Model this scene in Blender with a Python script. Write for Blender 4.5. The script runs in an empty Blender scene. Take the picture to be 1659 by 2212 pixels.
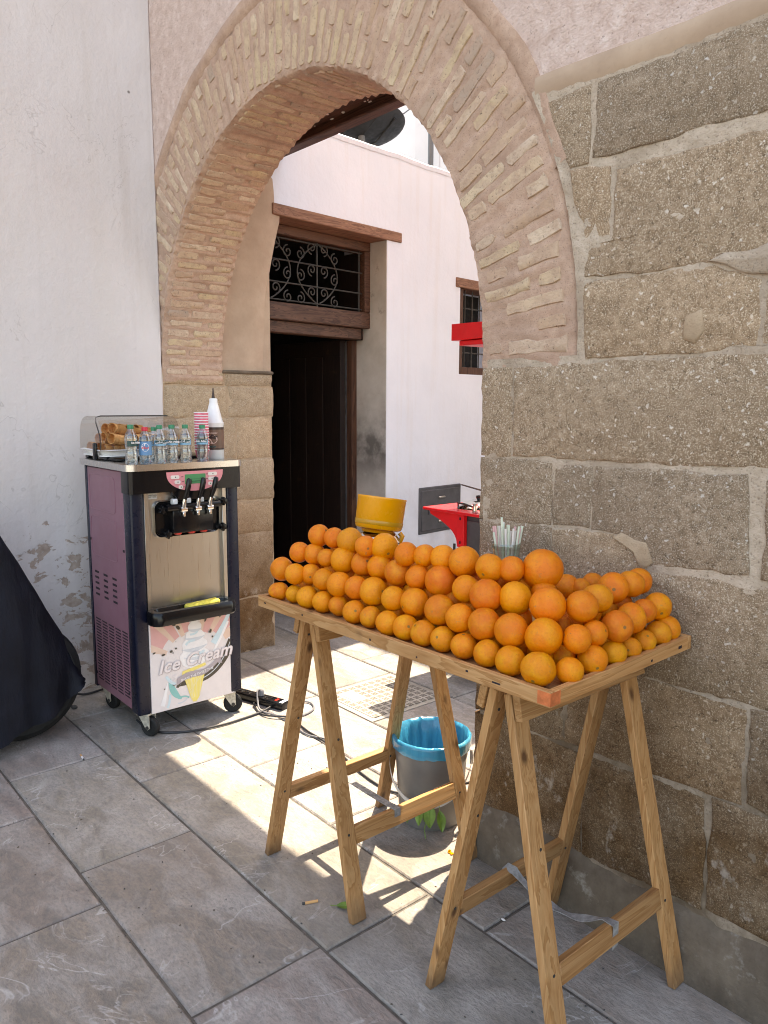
import bpy, bmesh, math, random
from mathutils import Vector, Matrix, noise as mnoise
R = math.radians
rnd = random.Random(7)
S = bpy.context.scene
COL = S.collection

# ------------------------------------------------------------------ camera
cam_d = bpy.data.cameras.new('camera')
cam = bpy.data.objects.new('camera', cam_d)
COL.objects.link(cam)
YAW, PIT, ROL = R(40.526), R(7.980), R(0.260)
f0 = Vector((-math.cos(YAW), math.sin(YAW), 0)); ZV = Vector((0, 0, 1))
fw = f0 * math.cos(PIT) - ZV * math.sin(PIT)
rt = fw.cross(ZV).normalized(); up = rt.cross(fw)
rt2 = rt * math.cos(ROL) + up * math.sin(ROL); up2 = -rt * math.sin(ROL) + up * math.cos(ROL)
M = Matrix((rt2, up2, -fw)).transposed().to_4x4()
M.translation = Vector((0, 0, 1.6))
cam.matrix_world = M
cam_d.sensor_fit = 'VERTICAL'; cam_d.sensor_height = 24.0
cam_d.lens = 1674.07 / 2212 * 24.0
cam_d.clip_start = 0.05; cam_d.clip_end = 500
S.camera = cam
S.render.resolution_x = 768; S.render.resolution_y = 1024

# ------------------------------------------------------------------ light
TOSUN = Vector((-0.16, 0.445, 1.0)).normalized()
EL = math.asin(TOSUN.z); AZ = math.atan2(TOSUN.x, TOSUN.y)
W = bpy.data.worlds.new('World'); S.world = W; W.use_nodes = True
wn = W.node_tree.nodes; wl = W.node_tree.links
bg = wn.get('Background') or wn.new('ShaderNodeBackground')
sky = wn.new('ShaderNodeTexSky'); sky.sky_type = 'NISHITA'; sky.sun_disc = False
sky.sun_elevation = EL; sky.sun_rotation = AZ; sky.air_density = 1.0; sky.dust_density = 2.0; sky.ozone_density = 1.0
wl.new(sky.outputs[0], bg.inputs[0]); bg.inputs[1].default_value = 0.15
sun_d = bpy.data.lights.new('sun', 'SUN'); sun_d.energy = 2.5; sun_d.angle = R(0.55); sun_d.color = (1.0, 0.985, 0.96)
sun = bpy.data.objects.new('sun', sun_d); COL.objects.link(sun)
sun.rotation_euler = TOSUN.to_track_quat('Z', 'Y').to_euler(); sun.location = (0, 6, 12)
vs = S.view_settings
vs.view_transform = 'Standard'; vs.look = 'None'; vs.exposure = 2.4; vs.gamma = 1.0; vs.use_curve_mapping = False
vs.use_white_balance = True; vs.white_balance_temperature = 8650; vs.white_balance_tint = 12
S.cycles.max_bounces = 10; S.cycles.diffuse_bounces = 6; S.cycles.glossy_bounces = 4
S.cycles.transmission_bounces = 8; S.cycles.transparent_max_bounces = 12
S.cycles.caustics_reflective = False; S.cycles.caustics_refractive = False
S.cycles.sample_clamp_indirect = 6.0
S.cycles.use_denoising = True; S.cycles.filter_width = 1.05

# ------------------------------------------------------------------ materials
class NT:
    def __init__(s, name):
        s.m = bpy.data.materials.new(name); s.m.use_nodes = True
        s.t = s.m.node_tree; s.n = s.t.nodes; s.l = s.t.links
        s.b = s.n['Principled BSDF']
        tc = s.n.new('ShaderNodeTexCoord'); s.obj = tc.outputs['Object']
        oi = s.n.new('ShaderNodeObjectInfo'); s.rand = oi.outputs['Random']
        a = s.n.new('ShaderNodeVectorMath'); a.operation = 'ADD'
        sc = s.n.new('ShaderNodeMath'); sc.operation = 'MULTIPLY'; sc.inputs[1].default_value = 31.0
        s.l.new(s.rand, sc.inputs[0])
        s.l.new(s.obj, a.inputs[0]); s.l.new(sc.outputs[0], a.inputs[1])
        s.vec = a.outputs[0]
        ge = s.n.new('ShaderNodeNewGeometry'); s.pos = ge.outputs['Position']
    def _in(s, sock, v):
        if hasattr(v, 'default_value') or hasattr(v, 'links'): s.l.new(v, sock)
        else:
            if isinstance(v, (tuple, list)) and len(v) == 3 and sock.type == 'RGBA': v = (*v, 1)
            sock.default_value = v
    def scale(s, vec, sx, sy, sz, loc=(0, 0, 0)):
        m = s.n.new('ShaderNodeMapping'); s.l.new(vec, m.inputs['Vector'])
        m.inputs['Scale'].default_value = (sx, sy, sz); m.inputs['Location'].default_value = loc
        return m.outputs[0]
    def noise(s, scale, detail=4, rough=.55, vec=None, dist=0.0):
        n = s.n.new('ShaderNodeTexNoise'); n.inputs['Scale'].default_value = scale
        n.inputs['Detail'].default_value = detail; n.inputs['Roughness'].default_value = rough
        n.inputs['Distortion'].default_value = dist
        s.l.new(vec or s.vec, n.inputs['Vector']); return n.outputs['Fac']
    def voro(s, scale, vec=None, feature='F1', rand=1.0):
        n = s.n.new('ShaderNodeTexVoronoi'); n.feature = feature; n.inputs['Scale'].default_value = scale
        n.inputs['Randomness'].default_value = rand
        s.l.new(vec or s.vec, n.inputs['Vector']); return n.outputs['Distance']
    def ramp(s, fac, stops, interp='LINEAR'):
        n = s.n.new('ShaderNodeValToRGB'); s._in(n.inputs[0], fac); n.color_ramp.interpolation = interp
        e = n.color_ramp.elements
        while len(e) < len(stops): e.new(0.5)
        for i, (p, c) in enumerate(stops):
            e[i].position = p
            if not isinstance(c, (tuple, list)): c = (c, c, c)
            e[i].color = (*c, 1)
        return n.outputs[0]
    def mix(s, fac, a, b, mode='MIX'):
        n = s.n.new('ShaderNodeMix'); n.data_type = 'RGBA'; n.blend_type = mode; n.clamp_factor = True
        s._in(n.inputs[0], fac); s._in(n.inputs[6], a); s._in(n.inputs[7], b); return n.outputs[2]
    def math(s, op, a, b=0.0, c=None):
        n = s.n.new('ShaderNodeMath'); n.operation = op; s._in(n.inputs[0], a); s._in(n.inputs[1], b)
        if c is not None: s._in(n.inputs[2], c)
        return n.outputs[0]
    def sep(s, vec):
        n = s.n.new('ShaderNodeSeparateXYZ'); s.l.new(vec, n.inputs[0]); return n.outputs
    def bump(s, h, strength=.4, dist=.005, prev=None):
        n = s.n.new('ShaderNodeBump'); n.inputs['Strength'].default_value = strength; n.inputs['Distance'].default_value = dist
        s._in(n.inputs['Height'], h)
        if prev is not None: s.l.new(prev, n.inputs['Normal'])
        return n.outputs[0]
    def out(s, color, rough=.8, normal=None, metal=0.0, spec=.4, coat=0.0, **kw):
        s._in(s.b.inputs['Base Color'], color); s._in(s.b.inputs['Roughness'], rough)
        s._in(s.b.inputs['Metallic'], metal); s._in(s.b.inputs['Specular IOR Level'], spec)
        if coat: s.b.inputs['Coat Weight'].default_value = coat; s.b.inputs['Coat Roughness'].default_value = .15
        if normal is not None: s.l.new(normal, s.b.inputs['Normal'])
        for k, v in kw.items(): s._in(s.b.inputs[k.replace('_', ' ')], v)
        return s.m

def plain(name, col, rough=.5, metal=0.0, spec=.5, wear=.12, sc=9.0, bump=.0, coat=0.0):
    n = NT(name)
    d = n.noise(sc, 4, .6)
    dark = tuple(c * (1 - wear) for c in col); lite = tuple(min(1, c * (1 + wear * .6)) for c in col)
    c = n.ramp(d, [(.3, dark), (.7, lite)])
    r = n.ramp(n.noise(sc * 3, 3, .6), [(.3, max(.03, rough * .8)), (.7, min(1, rough * 1.2))])
    nm = n.bump(n.noise(sc * 12, 3, .6), bump, .002) if bump else None
    return n.out(c, r, nm, metal, spec, coat)

def m_stone(name, c1, c2, c3, fleck=.5):
    n = NT(name)
    big = n.noise(3.2, 4, .6)
    mid = n.noise(34, 6, .78)
    base = n.ramp(mid, [(.28, c1), (.5, c2), (.74, c3)])
    base = n.mix(n.ramp(big, [(.35, 0.0), (.65, .55)]), base, tuple(c * .72 for c in c2), 'MIX')
    pits = n.noise(120, 3, .65)
    base = n.mix(n.ramp(pits, [(.30, .75), (.43, 0.0)]), base, tuple(c * .42 for c in c1))
    grain = n.noise(260, 2, .6)
    base = n.mix(n.ramp(grain, [(.53, 0.0), (.64, .8)]), base, (.60, .52, .42))
    wa = n.n.new('ShaderNodeTexNoise'); wa.inputs['Scale'].default_value = 38; wa.inputs['Detail'].default_value = 3; n.l.new(n.vec, wa.inputs['Vector'])
    wm = n.n.new('ShaderNodeVectorMath'); wm.operation = 'SCALE'; wm.inputs['Scale'].default_value = .035; n.l.new(wa.outputs['Color'], wm.inputs[0])
    wd = n.n.new('ShaderNodeVectorMath'); wd.operation = 'ADD'; n.l.new(n.vec, wd.inputs[0]); n.l.new(wm.outputs[0], wd.inputs[1]); wv = wd.outputs[0]
    dis = n.noise(14, 2, .5)
    vor = n.voro(46, wv)
    fl = n.math('MULTIPLY', n.ramp(vor, [(.14, 1.0), (.23, 0.0)]), n.ramp(dis, [(.46, 0.0), (.56, fleck)]))
    base = n.mix(fl, base, (.66, .61, .55))
    vor2 = n.voro(17, n.scale(wv, 1, 1, 1.7, (3, 1, 2)))
    fl2 = n.math('MULTIPLY', n.ramp(vor2, [(.07, 1.0), (.14, 0.0)]), n.ramp(n.noise(5, 2), [(.48, 0.0), (.56, fleck)]))
    base = n.mix(fl2, base, (.62, .55, .47))
    zz = n.sep(n.pos)[2]
    damp = n.math('MULTIPLY', n.ramp(n.math('ADD', n.math('MULTIPLY', zz, .6), n.math('MULTIPLY', n.noise(2.2, 3, .6, n.obj), .35)), [(.44, 1.0), (.92, 0.0)]), n.ramp(n.noise(6, 4, .6, n.obj), [(.3, .5), (.6, 1.0)]))
    base = n.mix(damp, base, n.mix(1.0, base, (.37, .27, .175), 'MULTIPLY'))
    eff = n.math('MULTIPLY', n.ramp(n.noise(9, 5, .7, n.scale(n.obj, 1, 1, .7)), [(.585, 0.0), (.67, .7)]), n.ramp(zz, [(.25, 1.0), (.80, 0.0)]))
    base = n.mix(eff, base, (.50, .45, .40))
    tint = n.ramp(n.rand, [(0, (.86, .85, .84)), (.5, (1.0, .98, .95)), (1, (1.12, 1.05, .97))])
    base = n.mix(1.0, base, tint, 'MULTIPLY')
    h = n.math('ADD', n.math('MULTIPLY', mid, .7), n.math('ADD', n.math('MULTIPLY', pits, .5), n.math('MULTIPLY', fl, -.25)))
    nm = n.bump(h, .75, .011)
    return n.out(base, .92, nm, spec=.2)

def m_mortar(name, c1, c2, sc=14, pit=.5, bstr=.6):
    n = NT(name)
    a = n.noise(sc, 5, .65); b = n.noise(sc * .22, 4, .6)
    c = n.ramp(a, [(.3, c1), (.7, c2)])
    c = n.mix(n.ramp(b, [(.4, 0.0), (.68, .5)]), c, tuple(x * .72 for x in c1))
    p = n.noise(sc * 9, 3, .65)
    c = n.mix(n.ramp(p, [(.30, pit), (.42, 0.0)]), c, tuple(x * .4 for x in c1))
    h = n.math('ADD', n.math('MULTIPLY', a, .8), n.math('MULTIPLY', p, .4))
    return n.out(c, .93, n.bump(h, bstr, .008), spec=.2)

def m_whitewash():
    n = NT('whitewashed_plaster'); P = n.obj
    a = n.noise(1.1, 5, .6, P); st = n.noise(2.2, 4, .6, n.scale(P, 1, 3.2, .35))
    c = n.ramp(a, [(.3, (.60, .555, .545)), (.7, (.69, .645, .63))])
    c = n.mix(n.ramp(st, [(.45, 0.0), (.75, .35)]), c, (.62, .565, .52))
    z = n.sep(P)[2]; y = n.sep(P)[1]
    # peeled patches, thicker towards the foot of the wall (rising damp)
    band = n.ramp(z, [(0.0, .14), (.40, .10), (.75, .085), (.98, .0), (1.0, -.0)])
    pn = n.noise(7.5, 6, .66, n.scale(P, 1, 1, 1.5), .6)
    msk = n.ramp(n.math('ADD', pn, band), [(.625, 0.0), (.64, 1.0)])
    pn2 = n.noise(24, 4, .6, n.scale(P, 1, 1, 1.6), .8)
    msk2 = n.ramp(n.math('ADD', pn2, n.math('MULTIPLY', band, .5)), [(.70, 0.0), (.715, 1.0)])
    msk = n.math('MAXIMUM', msk, msk2)
    zr = n.ramp(z, [(.96, 1.0), (1.0, 0.0)])
    msk = n.math('MULTIPLY', msk, zr)
    tan = n.ramp(n.noise(30, 4, .6, P), [(.3, (.34, .255, .205)), (.7, (.50, .41, .35))])
    dirt_shade = n.ramp(z, [(.0, .55), (.25, .3), (.8, .0)])  # dirt and contact shade at the wall foot, both painted into the colour
    c = n.mix(n.math('MULTIPLY', dirt_shade, n.ramp(n.noise(7, 5, .65, P), [(.35, .2), (.65, 1.0)])), c, (.36, .33, .30))
    ck = n.noise(1.5, 5, .62, n.scale(P, 1, 1, .8, (3, 1, 8)), 1.0)
    crk = n.math('MULTIPLY', n.ramp(n.math('ABSOLUTE', n.math('SUBTRACT', ck, .5)), [(.0, 1.0), (.0035, 0.0)]), n.ramp(n.noise(1.7, 2, .5, n.scale(P, 1, 1, 1, (9, 4, 2))), [(.52, 0.0), (.6, .45)]))
    c = n.mix(crk, c, (.34, .30, .28))
    dr_ = n.noise(6.5, 4, .6, n.scale(P, 1, 1.6, .09))
    c = n.mix(n.ramp(dr_, [(.56, 0.0), (.72, .28)]), c, (.50, .44, .40))
    sp_ = n.voro(2.3, n.scale(P, 1, 1, 1, (1, 5, 3)))
    c = n.mix(n.ramp(sp_, [(.012, .8), (.022, 0.0)]), c, (.16, .13, .11))
    c = n.mix(msk, c, tan)
    fine = n.noise(38, 5, .65, P); lump = n.noise(7, 3, .55, n.scale(P, 1, 1, .6))
    h = n.math('ADD', n.math('MULTIPLY', lump, .9), n.math('MULTIPLY', fine, .35))
    nm = n.bump(h, .55, .016)
    nm = n.bump(msk, .5, -.006, nm)
    return n.out(c, .88, nm, spec=.25)

def m_courtwall():
    n = NT('courtyard_plaster'); P = n.obj
    a = n.noise(1.7, 5, .6, P); st = n.noise(3.0, 4, .62, n.scale(P, 1, 4.5, .3))
    c = n.ramp(a, [(.3, (.655, .68, .74)), (.7, (.73, .75, .81))])
    c = n.mix(n.ramp(st, [(.5, 0.0), (.8, .4)]), c, (.64, .60, .58))
    z = n.sep(P)[2]
    c = n.mix(n.math('MULTIPLY', n.ramp(n.math('MULTIPLY', z, .5), [(.2, .6), (.62, 0.0)]), n.ramp(n.noise(4, 5, .6, P), [(.38, .25), (.65, 1.0)])), c, (.42, .39, .39))  # greyer towards the foot: weaker light from above put into the colour
    h = n.math('ADD', n.noise(6, 4, .6, P), n.math('MULTIPLY', n.noise(40, 4, .6, P), .3))
    return n.out(c, .9, n.bump(h, .35, .012), spec=.2)

def m_tile():
    n = NT('slate_paving')
    st = n.scale(n.vec, 1.0, 1.9, 1.0)
    a = n.noise(3.0, 6, .62, st, .8); b = n.noise(11, 6, .7, st, 1.2)
    tint = n.ramp(n.rand, [(0, (.28, .262, .236)), (.25, (.325, .255, .222)), (.5, (.30, .254, .198)), (.72, (.35, .312, .255)), (1, (.255, .24, .222))])
    c = n.mix(n.ramp(b, [(.30, .8), (.66, 0.0)]), tint, (.135, .130, .122))
    c = n.mix(n.ramp(a, [(.42, 0.0), (.66, .7)]), c, (.43, .405, .38))
    gr = n.noise(60, 4, .7, st)
    c = n.mix(n.ramp(gr, [(.35, .45), (.55, 0.0)]), c, (.13, .125, .12))
    warp = n.noise(2.4, 4, .6, n.scale(n.vec, 1, 1, 1, (5, 2, 0)), 1.6)
    vein = n.ramp(n.math('ABSOLUTE', n.math('SUBTRACT', warp, .5)), [(.0, 1.0), (.012, 0.0)])
    vein = n.math('MULTIPLY', vein, n.ramp(n.noise(4, 2), [(.48, 0.0), (.62, .5)]))
    c = n.mix(vein, c, (.62, .61, .60))
    sp = n.noise(16, 3, .7, n.scale(n.vec, 1, 2.4, 1, (9, 1, 3)))
    c = n.mix(n.ramp(sp, [(.68, 0.0), (.76, .45)]), c, (.60, .58, .56))
    spots = n.voro(9, n.scale(n.vec, 1, 1, 1, (1, 7, 0)))
    c = n.mix(n.math('MULTIPLY', n.ramp(spots, [(.05, 1.0), (.085, 0.0)]), n.ramp(n.noise(2.3, 1), [(.5, 0.0), (.55, .6)])), c, (.11, .105, .10))
    stain = n.noise(1.3, 3, .5, n.scale(n.obj, 1, 1, 1))
    c = n.mix(n.ramp(stain, [(.5, 0.0), (.75, .4)]), c, (.22, .19, .165))
    h = n.math('ADD', n.math('MULTIPLY', a, .9), n.math('MULTIPLY', b, .6))
    nm = n.bump(n.math('ADD', h, n.math('MULTIPLY', gr, .35)), .75, .010)
    ro = n.ramp(b, [(.3, .55), (.7, .75)])
    return n.out(c, ro, nm, spec=.35)

def m_wood(name, axis, c1, c2, c3, rough=.62, knots=True):
    n = NT(name)
    s1 = [22, 22, 22]; s1[axis] = 1.4
    v = n.scale(n.vec, *s1)
    g = n.noise(1.0, 4, .55, v, .8)
    rings = n.math('FRACT', n.math('MULTIPLY', g, 7.0))
    s2 = [150, 150, 150]; s2[axis] = 5
    fine = n.noise(1.0, 3, .6, n.scale(n.vec, *s2))
    c = n.ramp(rings, [(.0, c2), (.55, c1), (.9, c3), (1.0, c2)])
    c = n.mix(n.ramp(fine, [(.35, .22), (.62, 0.0)]), c, tuple(x * .6 for x in c3))
    big = n.noise(3.5, 3, .5)
    c = n.mix(n.ramp(big, [(.45, 0.0), (.75, .22)]), c, tuple(x * .62 for x in c3))
    if knots:
        s3 = [14, 14, 14]; s3[axis] = 6.5
        k = n.voro(1.0, n.scale(n.vec, *s3, (.3, .7, .2)))
        c = n.mix(n.math('MULTIPLY', n.ramp(k, [(.08, .9), (.2, 0.0)]), n.ramp(n.noise(3.1, 1, .5, n.scale(n.vec, 1, 1, 1, (5, 5, 5))), [(.50, 0.0), (.54, 1.0)])), c, (.085, .035, .014))
    c = n.mix(1.0, c, n.ramp(n.rand, [(0, (.80, .77, .74)), (.5, (1, 1, 1)), (1, (1.12, 1.07, 1.0))]), 'MULTIPLY')
    c = n.mix(n.math('MULTIPLY', n.ramp(n.math('ADD', n.sep(n.pos)[2], n.math('MULTIPLY', n.noise(30, 3), .08)), [(.03, .75), (.13, 0.0)]), 1.0 if knots else 0.0), c, (.09, .06, .04))
    gr_ = n.noise(9, 5, .7)
    c = n.mix(n.ramp(gr_, [(.62, 0.0), (.80, .22)]), c, (.20, .12, .06))
    return n.out(c, rough, n.bump(n.math('ADD', rings, fine), .18, .002), spec=.35)

def m_orange():
    n = NT('orange_peel')
    c = n.ramp(n.rand, [(0, (.78, .180, .004)), (.3, (.84, .235, .005)), (.55, (.74, .165, .006)), (.75, (.86, .30, .006)), (.9, (.70, .15, .008)), (1, (.85, .265, .005))])
    big = n.noise(1.3, 3, .5)
    c = n.mix(n.ramp(big, [(.42, 0.0), (.70, .6)]), c, (.86, .34, .008))
    mot = n.noise(7, 4, .65)
    c = n.mix(n.ramp(mot, [(.32, .4), (.5, 0.0)]), c, (.58, .12, .006))
    gate = n.ramp(n.noise(1.1, 1, .5, n.scale(n.vec, 1, 1, 1, (7, 3, 1))), [(.52, 0.0), (.60, 1.0)])
    sc = n.noise(3.4, 5, .72, None, .7)
    c = n.mix(n.math('MULTIPLY', n.ramp(sc, [(.60, 0.0), (.68, .7)]), gate), c, (.36, .20, .075))
    dk = n.voro(4.2)
    c = n.mix(n.math('MULTIPLY', n.ramp(dk, [(.05, 1.0), (.10, 0.0)]), n.ramp(n.noise(1.9, 1, .5, n.scale(n.vec, 1, 1, 1, (2, 9, 4))), [(.50, 0.0), (.55, .85)])), c, (.10, .055, .025))
    zz = n.sep(n.obj)[2]
    xy = n.sep(n.obj); rr = n.math('ADD', n.math('MULTIPLY', xy[0], xy[0]), n.math('MULTIPLY', xy[1], xy[1]))
    c = n.mix(n.math('MULTIPLY', n.ramp(rr, [(.008, .85), (.016, 0.0)]), n.math('GREATER_THAN', zz, 0.0)), c, (.20, .13, .035))
    pore = n.voro(34); dim = n.noise(2.6, 3, .55)
    nm = n.bump(n.math('ADD', n.math('MULTIPLY', pore, .5), n.math('MULTIPLY', dim, 1.2)), .5, .0028)
    oi = n.n.new('ShaderNodeObjectInfo'); c = n.mix(1.0, c, oi.outputs['Color'], 'MULTIPLY')
    return n.out(c, n.ramp(mot, [(.3, .38), (.7, .52)]), nm, spec=.36)

def m_steel(name, axis, col=(.50, .475, .435), rough=.30):
    n = NT(name)
    s = [3, 3, 3]; s[axis] = 260
    b = n.noise(1.0, 3, .6, n.scale(n.obj, *s))
    sm = n.noise(4, 3, .5)
    c = n.mix(n.ramp(sm, [(.4, 0.0), (.7, .35)]), col, tuple(x * .8 for x in col))
    return n.out(c, n.ramp(b, [(.2, rough * .8), (.8, rough * 1.35)]), n.bump(b, .06, .001), metal=1.0)

def m_glass(name, tint=(.93, .96, .95), glossy=.10, rough=.03):
    n = NT(name)
    tr = n.n.new('ShaderNodeBsdfTransparent'); tr.inputs[0].default_value = (*tint, 1)
    gl = n.n.new('ShaderNodeBsdfGlossy'); gl.inputs['Roughness'].default_value = rough
    lw = n.n.new('ShaderNodeLayerWeight'); lw.inputs[0].default_value = .35
    fac = n.math('ADD', n.math('MULTIPLY', lw.outputs['Facing'], .45), glossy)
    mx = n.n.new('ShaderNodeMixShader'); n.l.new(fac, mx.inputs[0])
    n.l.new(tr.outputs[0], mx.inputs[1]); n.l.new(gl.outputs[0], mx.inputs[2])
    n.l.new(mx.outputs[0], n.n['Material Output'].inputs[0]); return n.m

def m_water(name, col):
    n = NT(name)
    h = n.noise(40, 2, .5, n.scale(n.obj, 1, 1, 2.2))
    n.out(col, .04, n.bump(h, .55, .01), spec=.5, Transmission_Weight=.92, IOR=1.18); return n.m

MT = {}
MT['stone'] = m_stone('shelly_sandstone', (.160, .113, .074), (.33, .244, .168), (.54, .425, .318), .95)
MT['pier'] = m_stone('golden_sandstone', (.29, .205, .130), (.43, .32, .215), (.55, .43, .30), .35)
def m_joint():
    n = NT('lime_mortar'); P = n.pos
    a = n.noise(26, 5, .7, P); b = n.noise(5, 4, .6, P); p = n.noise(150, 3, .65, P); z = n.sep(P)[2]
    c = n.ramp(a, [(.3, (.43, .345, .26)), (.7, (.60, .495, .395))])
    c = n.mix(n.ramp(b, [(.42, 0.0), (.66, .6)]), c, (.30, .225, .16))
    damp = n.math('MULTIPLY', n.ramp(n.math('ADD', n.math('MULTIPLY', z, .7), n.math('MULTIPLY', n.noise(3, 3, .6, P), .4)), [(.55, .95), (.98, 0.0)]), n.ramp(n.noise(7, 5, .7, P), [(.36, .45), (.60, 1.0)]))
    c = n.mix(damp, c, (.150, .108, .072))
    c = n.mix(n.ramp(p, [(.32, .6), (.44, 0.0)]), c, (.15, .11, .08))
    h = n.math('ADD', n.math('MULTIPLY', a, .8), n.math('MULTIPLY', p, .4))
    return n.out(c, .93, n.bump(h, .95, .009), spec=.2)
MT['mortar'] = m_joint()
def m_skirt():
    n = NT('stained_concrete'); P = n.pos
    a = n.noise(9, 5, .65, P); b = n.noise(60, 4, .7, P); st = n.noise(7, 4, .6, n.scale(P, 1, 1, .12)); z = n.sep(P)[2]
    c = n.ramp(a, [(.3, (.105, .078, .056)), (.7, (.205, .162, .122))])
    c = n.mix(n.ramp(st, [(.48, 0.0), (.66, .7)]), c, (.105, .082, .062))
    c = n.mix(n.ramp(n.noise(13, 5, .7, P), [(.58, 0.0), (.70, .5)]), c, (.40, .37, .33))
    c = n.mix(n.math('MULTIPLY', n.ramp(z, [(.0, .8), (.09, 0.0)]), n.ramp(b, [(.3, .4), (.6, 1.0)])), c, (.075, .062, .050))
    return n.out(c, .9, n.bump(n.math('ADD', a, n.math('MULTIPLY', b, .5)), .8, .010), spec=.2)
MT['tanmortar'] = m_mortar('tan_mortar', (.40, .285, .185), (.54, .41, .285), 24, .5, .8)
MT['ringmortar'] = m_mortar('pink_mortar', (.46, .298, .218), (.60, .425, .322), 26, .8, .8)
def m_stucco():
    n = NT('rough_pink_stucco')
    big = n.noise(2.2, 4, .6); mid = n.noise(20, 5, .72); fine = n.noise(75, 4, .7)
    c = n.ramp(mid, [(.3, (.55, .40, .335)), (.55, (.68, .53, .465)), (.75, (.78, .66, .60))])
    c = n.mix(n.ramp(big, [(.42, 0.0), (.7, .5)]), c, (.60, .455, .39))
    c = n.mix(n.ramp(fine, [(.30, .85), (.40, 0.0)]), c, (.27, .18, .14))
    c = n.mix(n.ramp(n.noise(34, 4, .7, n.scale(n.vec, 1, 1, 1, (4, 2, 7))), [(.66, 0.0), (.74, .6)]), c, (.36, .27, .235))
    h = n.math('ADD', n.math('MULTIPLY', mid, .8), n.math('MULTIPLY', fine, .6))
    return n.out(c, .95, n.bump(h, 1.0, .014), spec=.15)
MT['stucco'] = m_stucco()
MT['reveal'] = m_mortar('smooth_tan_plaster', (.42, .30, .215), (.53, .395, .29), 6, .1, .2)
MT['concrete'] = m_skirt()
def m_jamb():
    n = NT('smudged_jamb_plaster'); P = n.pos; z = n.sep(P)[2]
    c = n.ramp(n.noise(5, 5, .65, P), [(.3, (.43, .41, .38)), (.7, (.58, .565, .54))])
    sm = n.math('MULTIPLY', n.ramp(n.math('ABSOLUTE', n.math('SUBTRACT', z, 1.28)), [(.05, 1.0), (.33, 0.0)]), n.ramp(n.noise(6, 4, .6, P), [(.35, .1), (.6, .85)]))
    c = n.mix(sm, c, (.10, .095, .09))
    c = n.mix(n.ramp(n.noise(9, 4, .7, P), [(.62, 0.0), (.70, .6)]), c, (.24, .22, .20))
    return n.out(c, .9, n.bump(n.noise(14, 5, .6, P), .4, .008), spec=.2)
MT['jambplaster'] = m_jamb()
MT['white'] = m_whitewash()
MT['court'] = m_courtwall()
MT['tile'] = m_tile()
MT['joint'] = m_mortar('dark_grout', (.10, .088, .075), (.19, .17, .15), 30, .5)
def m_brick():
    n = NT('old_brick')
    a = n.noise(30, 5, .7); b = n.noise(110, 3, .65)
    t = n.ramp(n.rand, [(0, (.50, .335, .225)), (.3, (.63, .475, .335)), (.55, (.58, .45, .275)), (.8, (.70, .565, .43)), (.93, (.48, .345, .25)), (1, (.36, .30, .25))])
    c = n.mix(n.ramp(n.noise(13, 4, .6), [(.35, .75), (.62, .1)]), t, (.50, .345, .255))
    c = n.mix(n.ramp(a, [(.32, .6), (.55, 0.0)]), c, (.40, .27, .195))
    c = n.mix(n.ramp(b, [(.28, .8), (.40, 0.0)]), c, (.10, .065, .05))
    h = n.math('ADD', a, n.math('MULTIPLY', b, .5))
    return n.out(c, .93, n.bump(h, .8, .008), spec=.2)
MT['brick'] = m_brick()
HON = ((.475, .245, .100), (.535, .302, .136), (.365, .172, .060))
for ax, nm in enumerate('xyz'): MT['wood_' + nm] = m_wood('pine_grain_' + nm, ax, *HON)
MT['pale_wood'] = m_wood('fresh_pine', 1, (.56, .37, .18), (.60, .42, .22), (.44, .27, .12))
for ax, nm in enumerate('xyz'): MT['dark_wood_' + nm] = m_wood('old_cedar_' + nm, ax, (.105, .050, .032), (.14, .07, .045), (.05, .022, .015), .6, False)
MT['black_wood'] = m_wood('blackened_wood', 2, (.012, .006, .005), (.018, .009, .007), (.006, .003, .003), .6, False)
MT['lintel_wood'] = m_wood('weathered_lintel', 1, (.25, .125, .078), (.31, .165, .105), (.15, .07, .045), .7, False)
MT['orange'] = m_orange()
MT['steel'] = m_steel('brushed_steel', 1); MT['steel_top'] = m_steel('steel_worktop', 0, (.62, .61, .59), .25)
MT['chrome'] = plain('chrome', (.75, .75, .74), .10, 1.0, .5, .05)
MT['black'] = plain('glossy_black_plastic', (.005, .005, .006), .20, 0, .32, .2)
MT['rubber'] = plain('black_rubber', (.016, .016, .016), .7, 0, .3, .3, bump=.2)
MT['navy'] = plain('navy_steel_paint', (.006, .008, .020), .30, 0, .32, .15)
MT['mauve'] = plain('mauve_paint', (.255, .115, .150), .36, 0, .5, .12, 3)
MT['cavity'] = plain('dark_slot', (.018, .010, .014), .8)
MT['bracket'] = plain('chipped_white_bracket', (.50, .46, .38), .55, .2, .5, .4, 60, .2)
MT['red'] = plain('red_paint', (.74, .012, .020), .38, 0, .5, .12)
MT['redplastic'] = plain('red_plastic', (.60, .03, .02), .3)
MT['greyiron'] = plain('grey_iron', (.060, .055, .050), .55, .3, .4, .3, 40, .2)
MT['meter'] = plain('dark_grey_paint', (.075, .073, .078), .5, .0, .4, .25, 12, .1)
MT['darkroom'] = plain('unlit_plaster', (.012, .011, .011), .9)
MT['cover'] = None
def m_cover():
    n = NT('black_nylon_cover')
    c = n.ramp(n.noise(6, 4, .6), [(.3, (.0042, .005, .009)), (.7, (.0085, .0105, .019))])
    return n.out(c, .62, n.bump(n.noise(18, 4, .6, n.scale(n.obj, 1, 1.5, .5)), .45, .02), spec=.2)
MT['cover'] = m_cover()
MT['whiteplastic'] = plain('white_plastic', (.78, .77, .75), .35)
MT['bailplastic'] = plain('clear_white_plastic', (.62, .60, .57), .4)
MT['bucket'] = plain('grey_bucket_plastic', (.165, .16, .155), .42, .15, .5, .2, 6)
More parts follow.
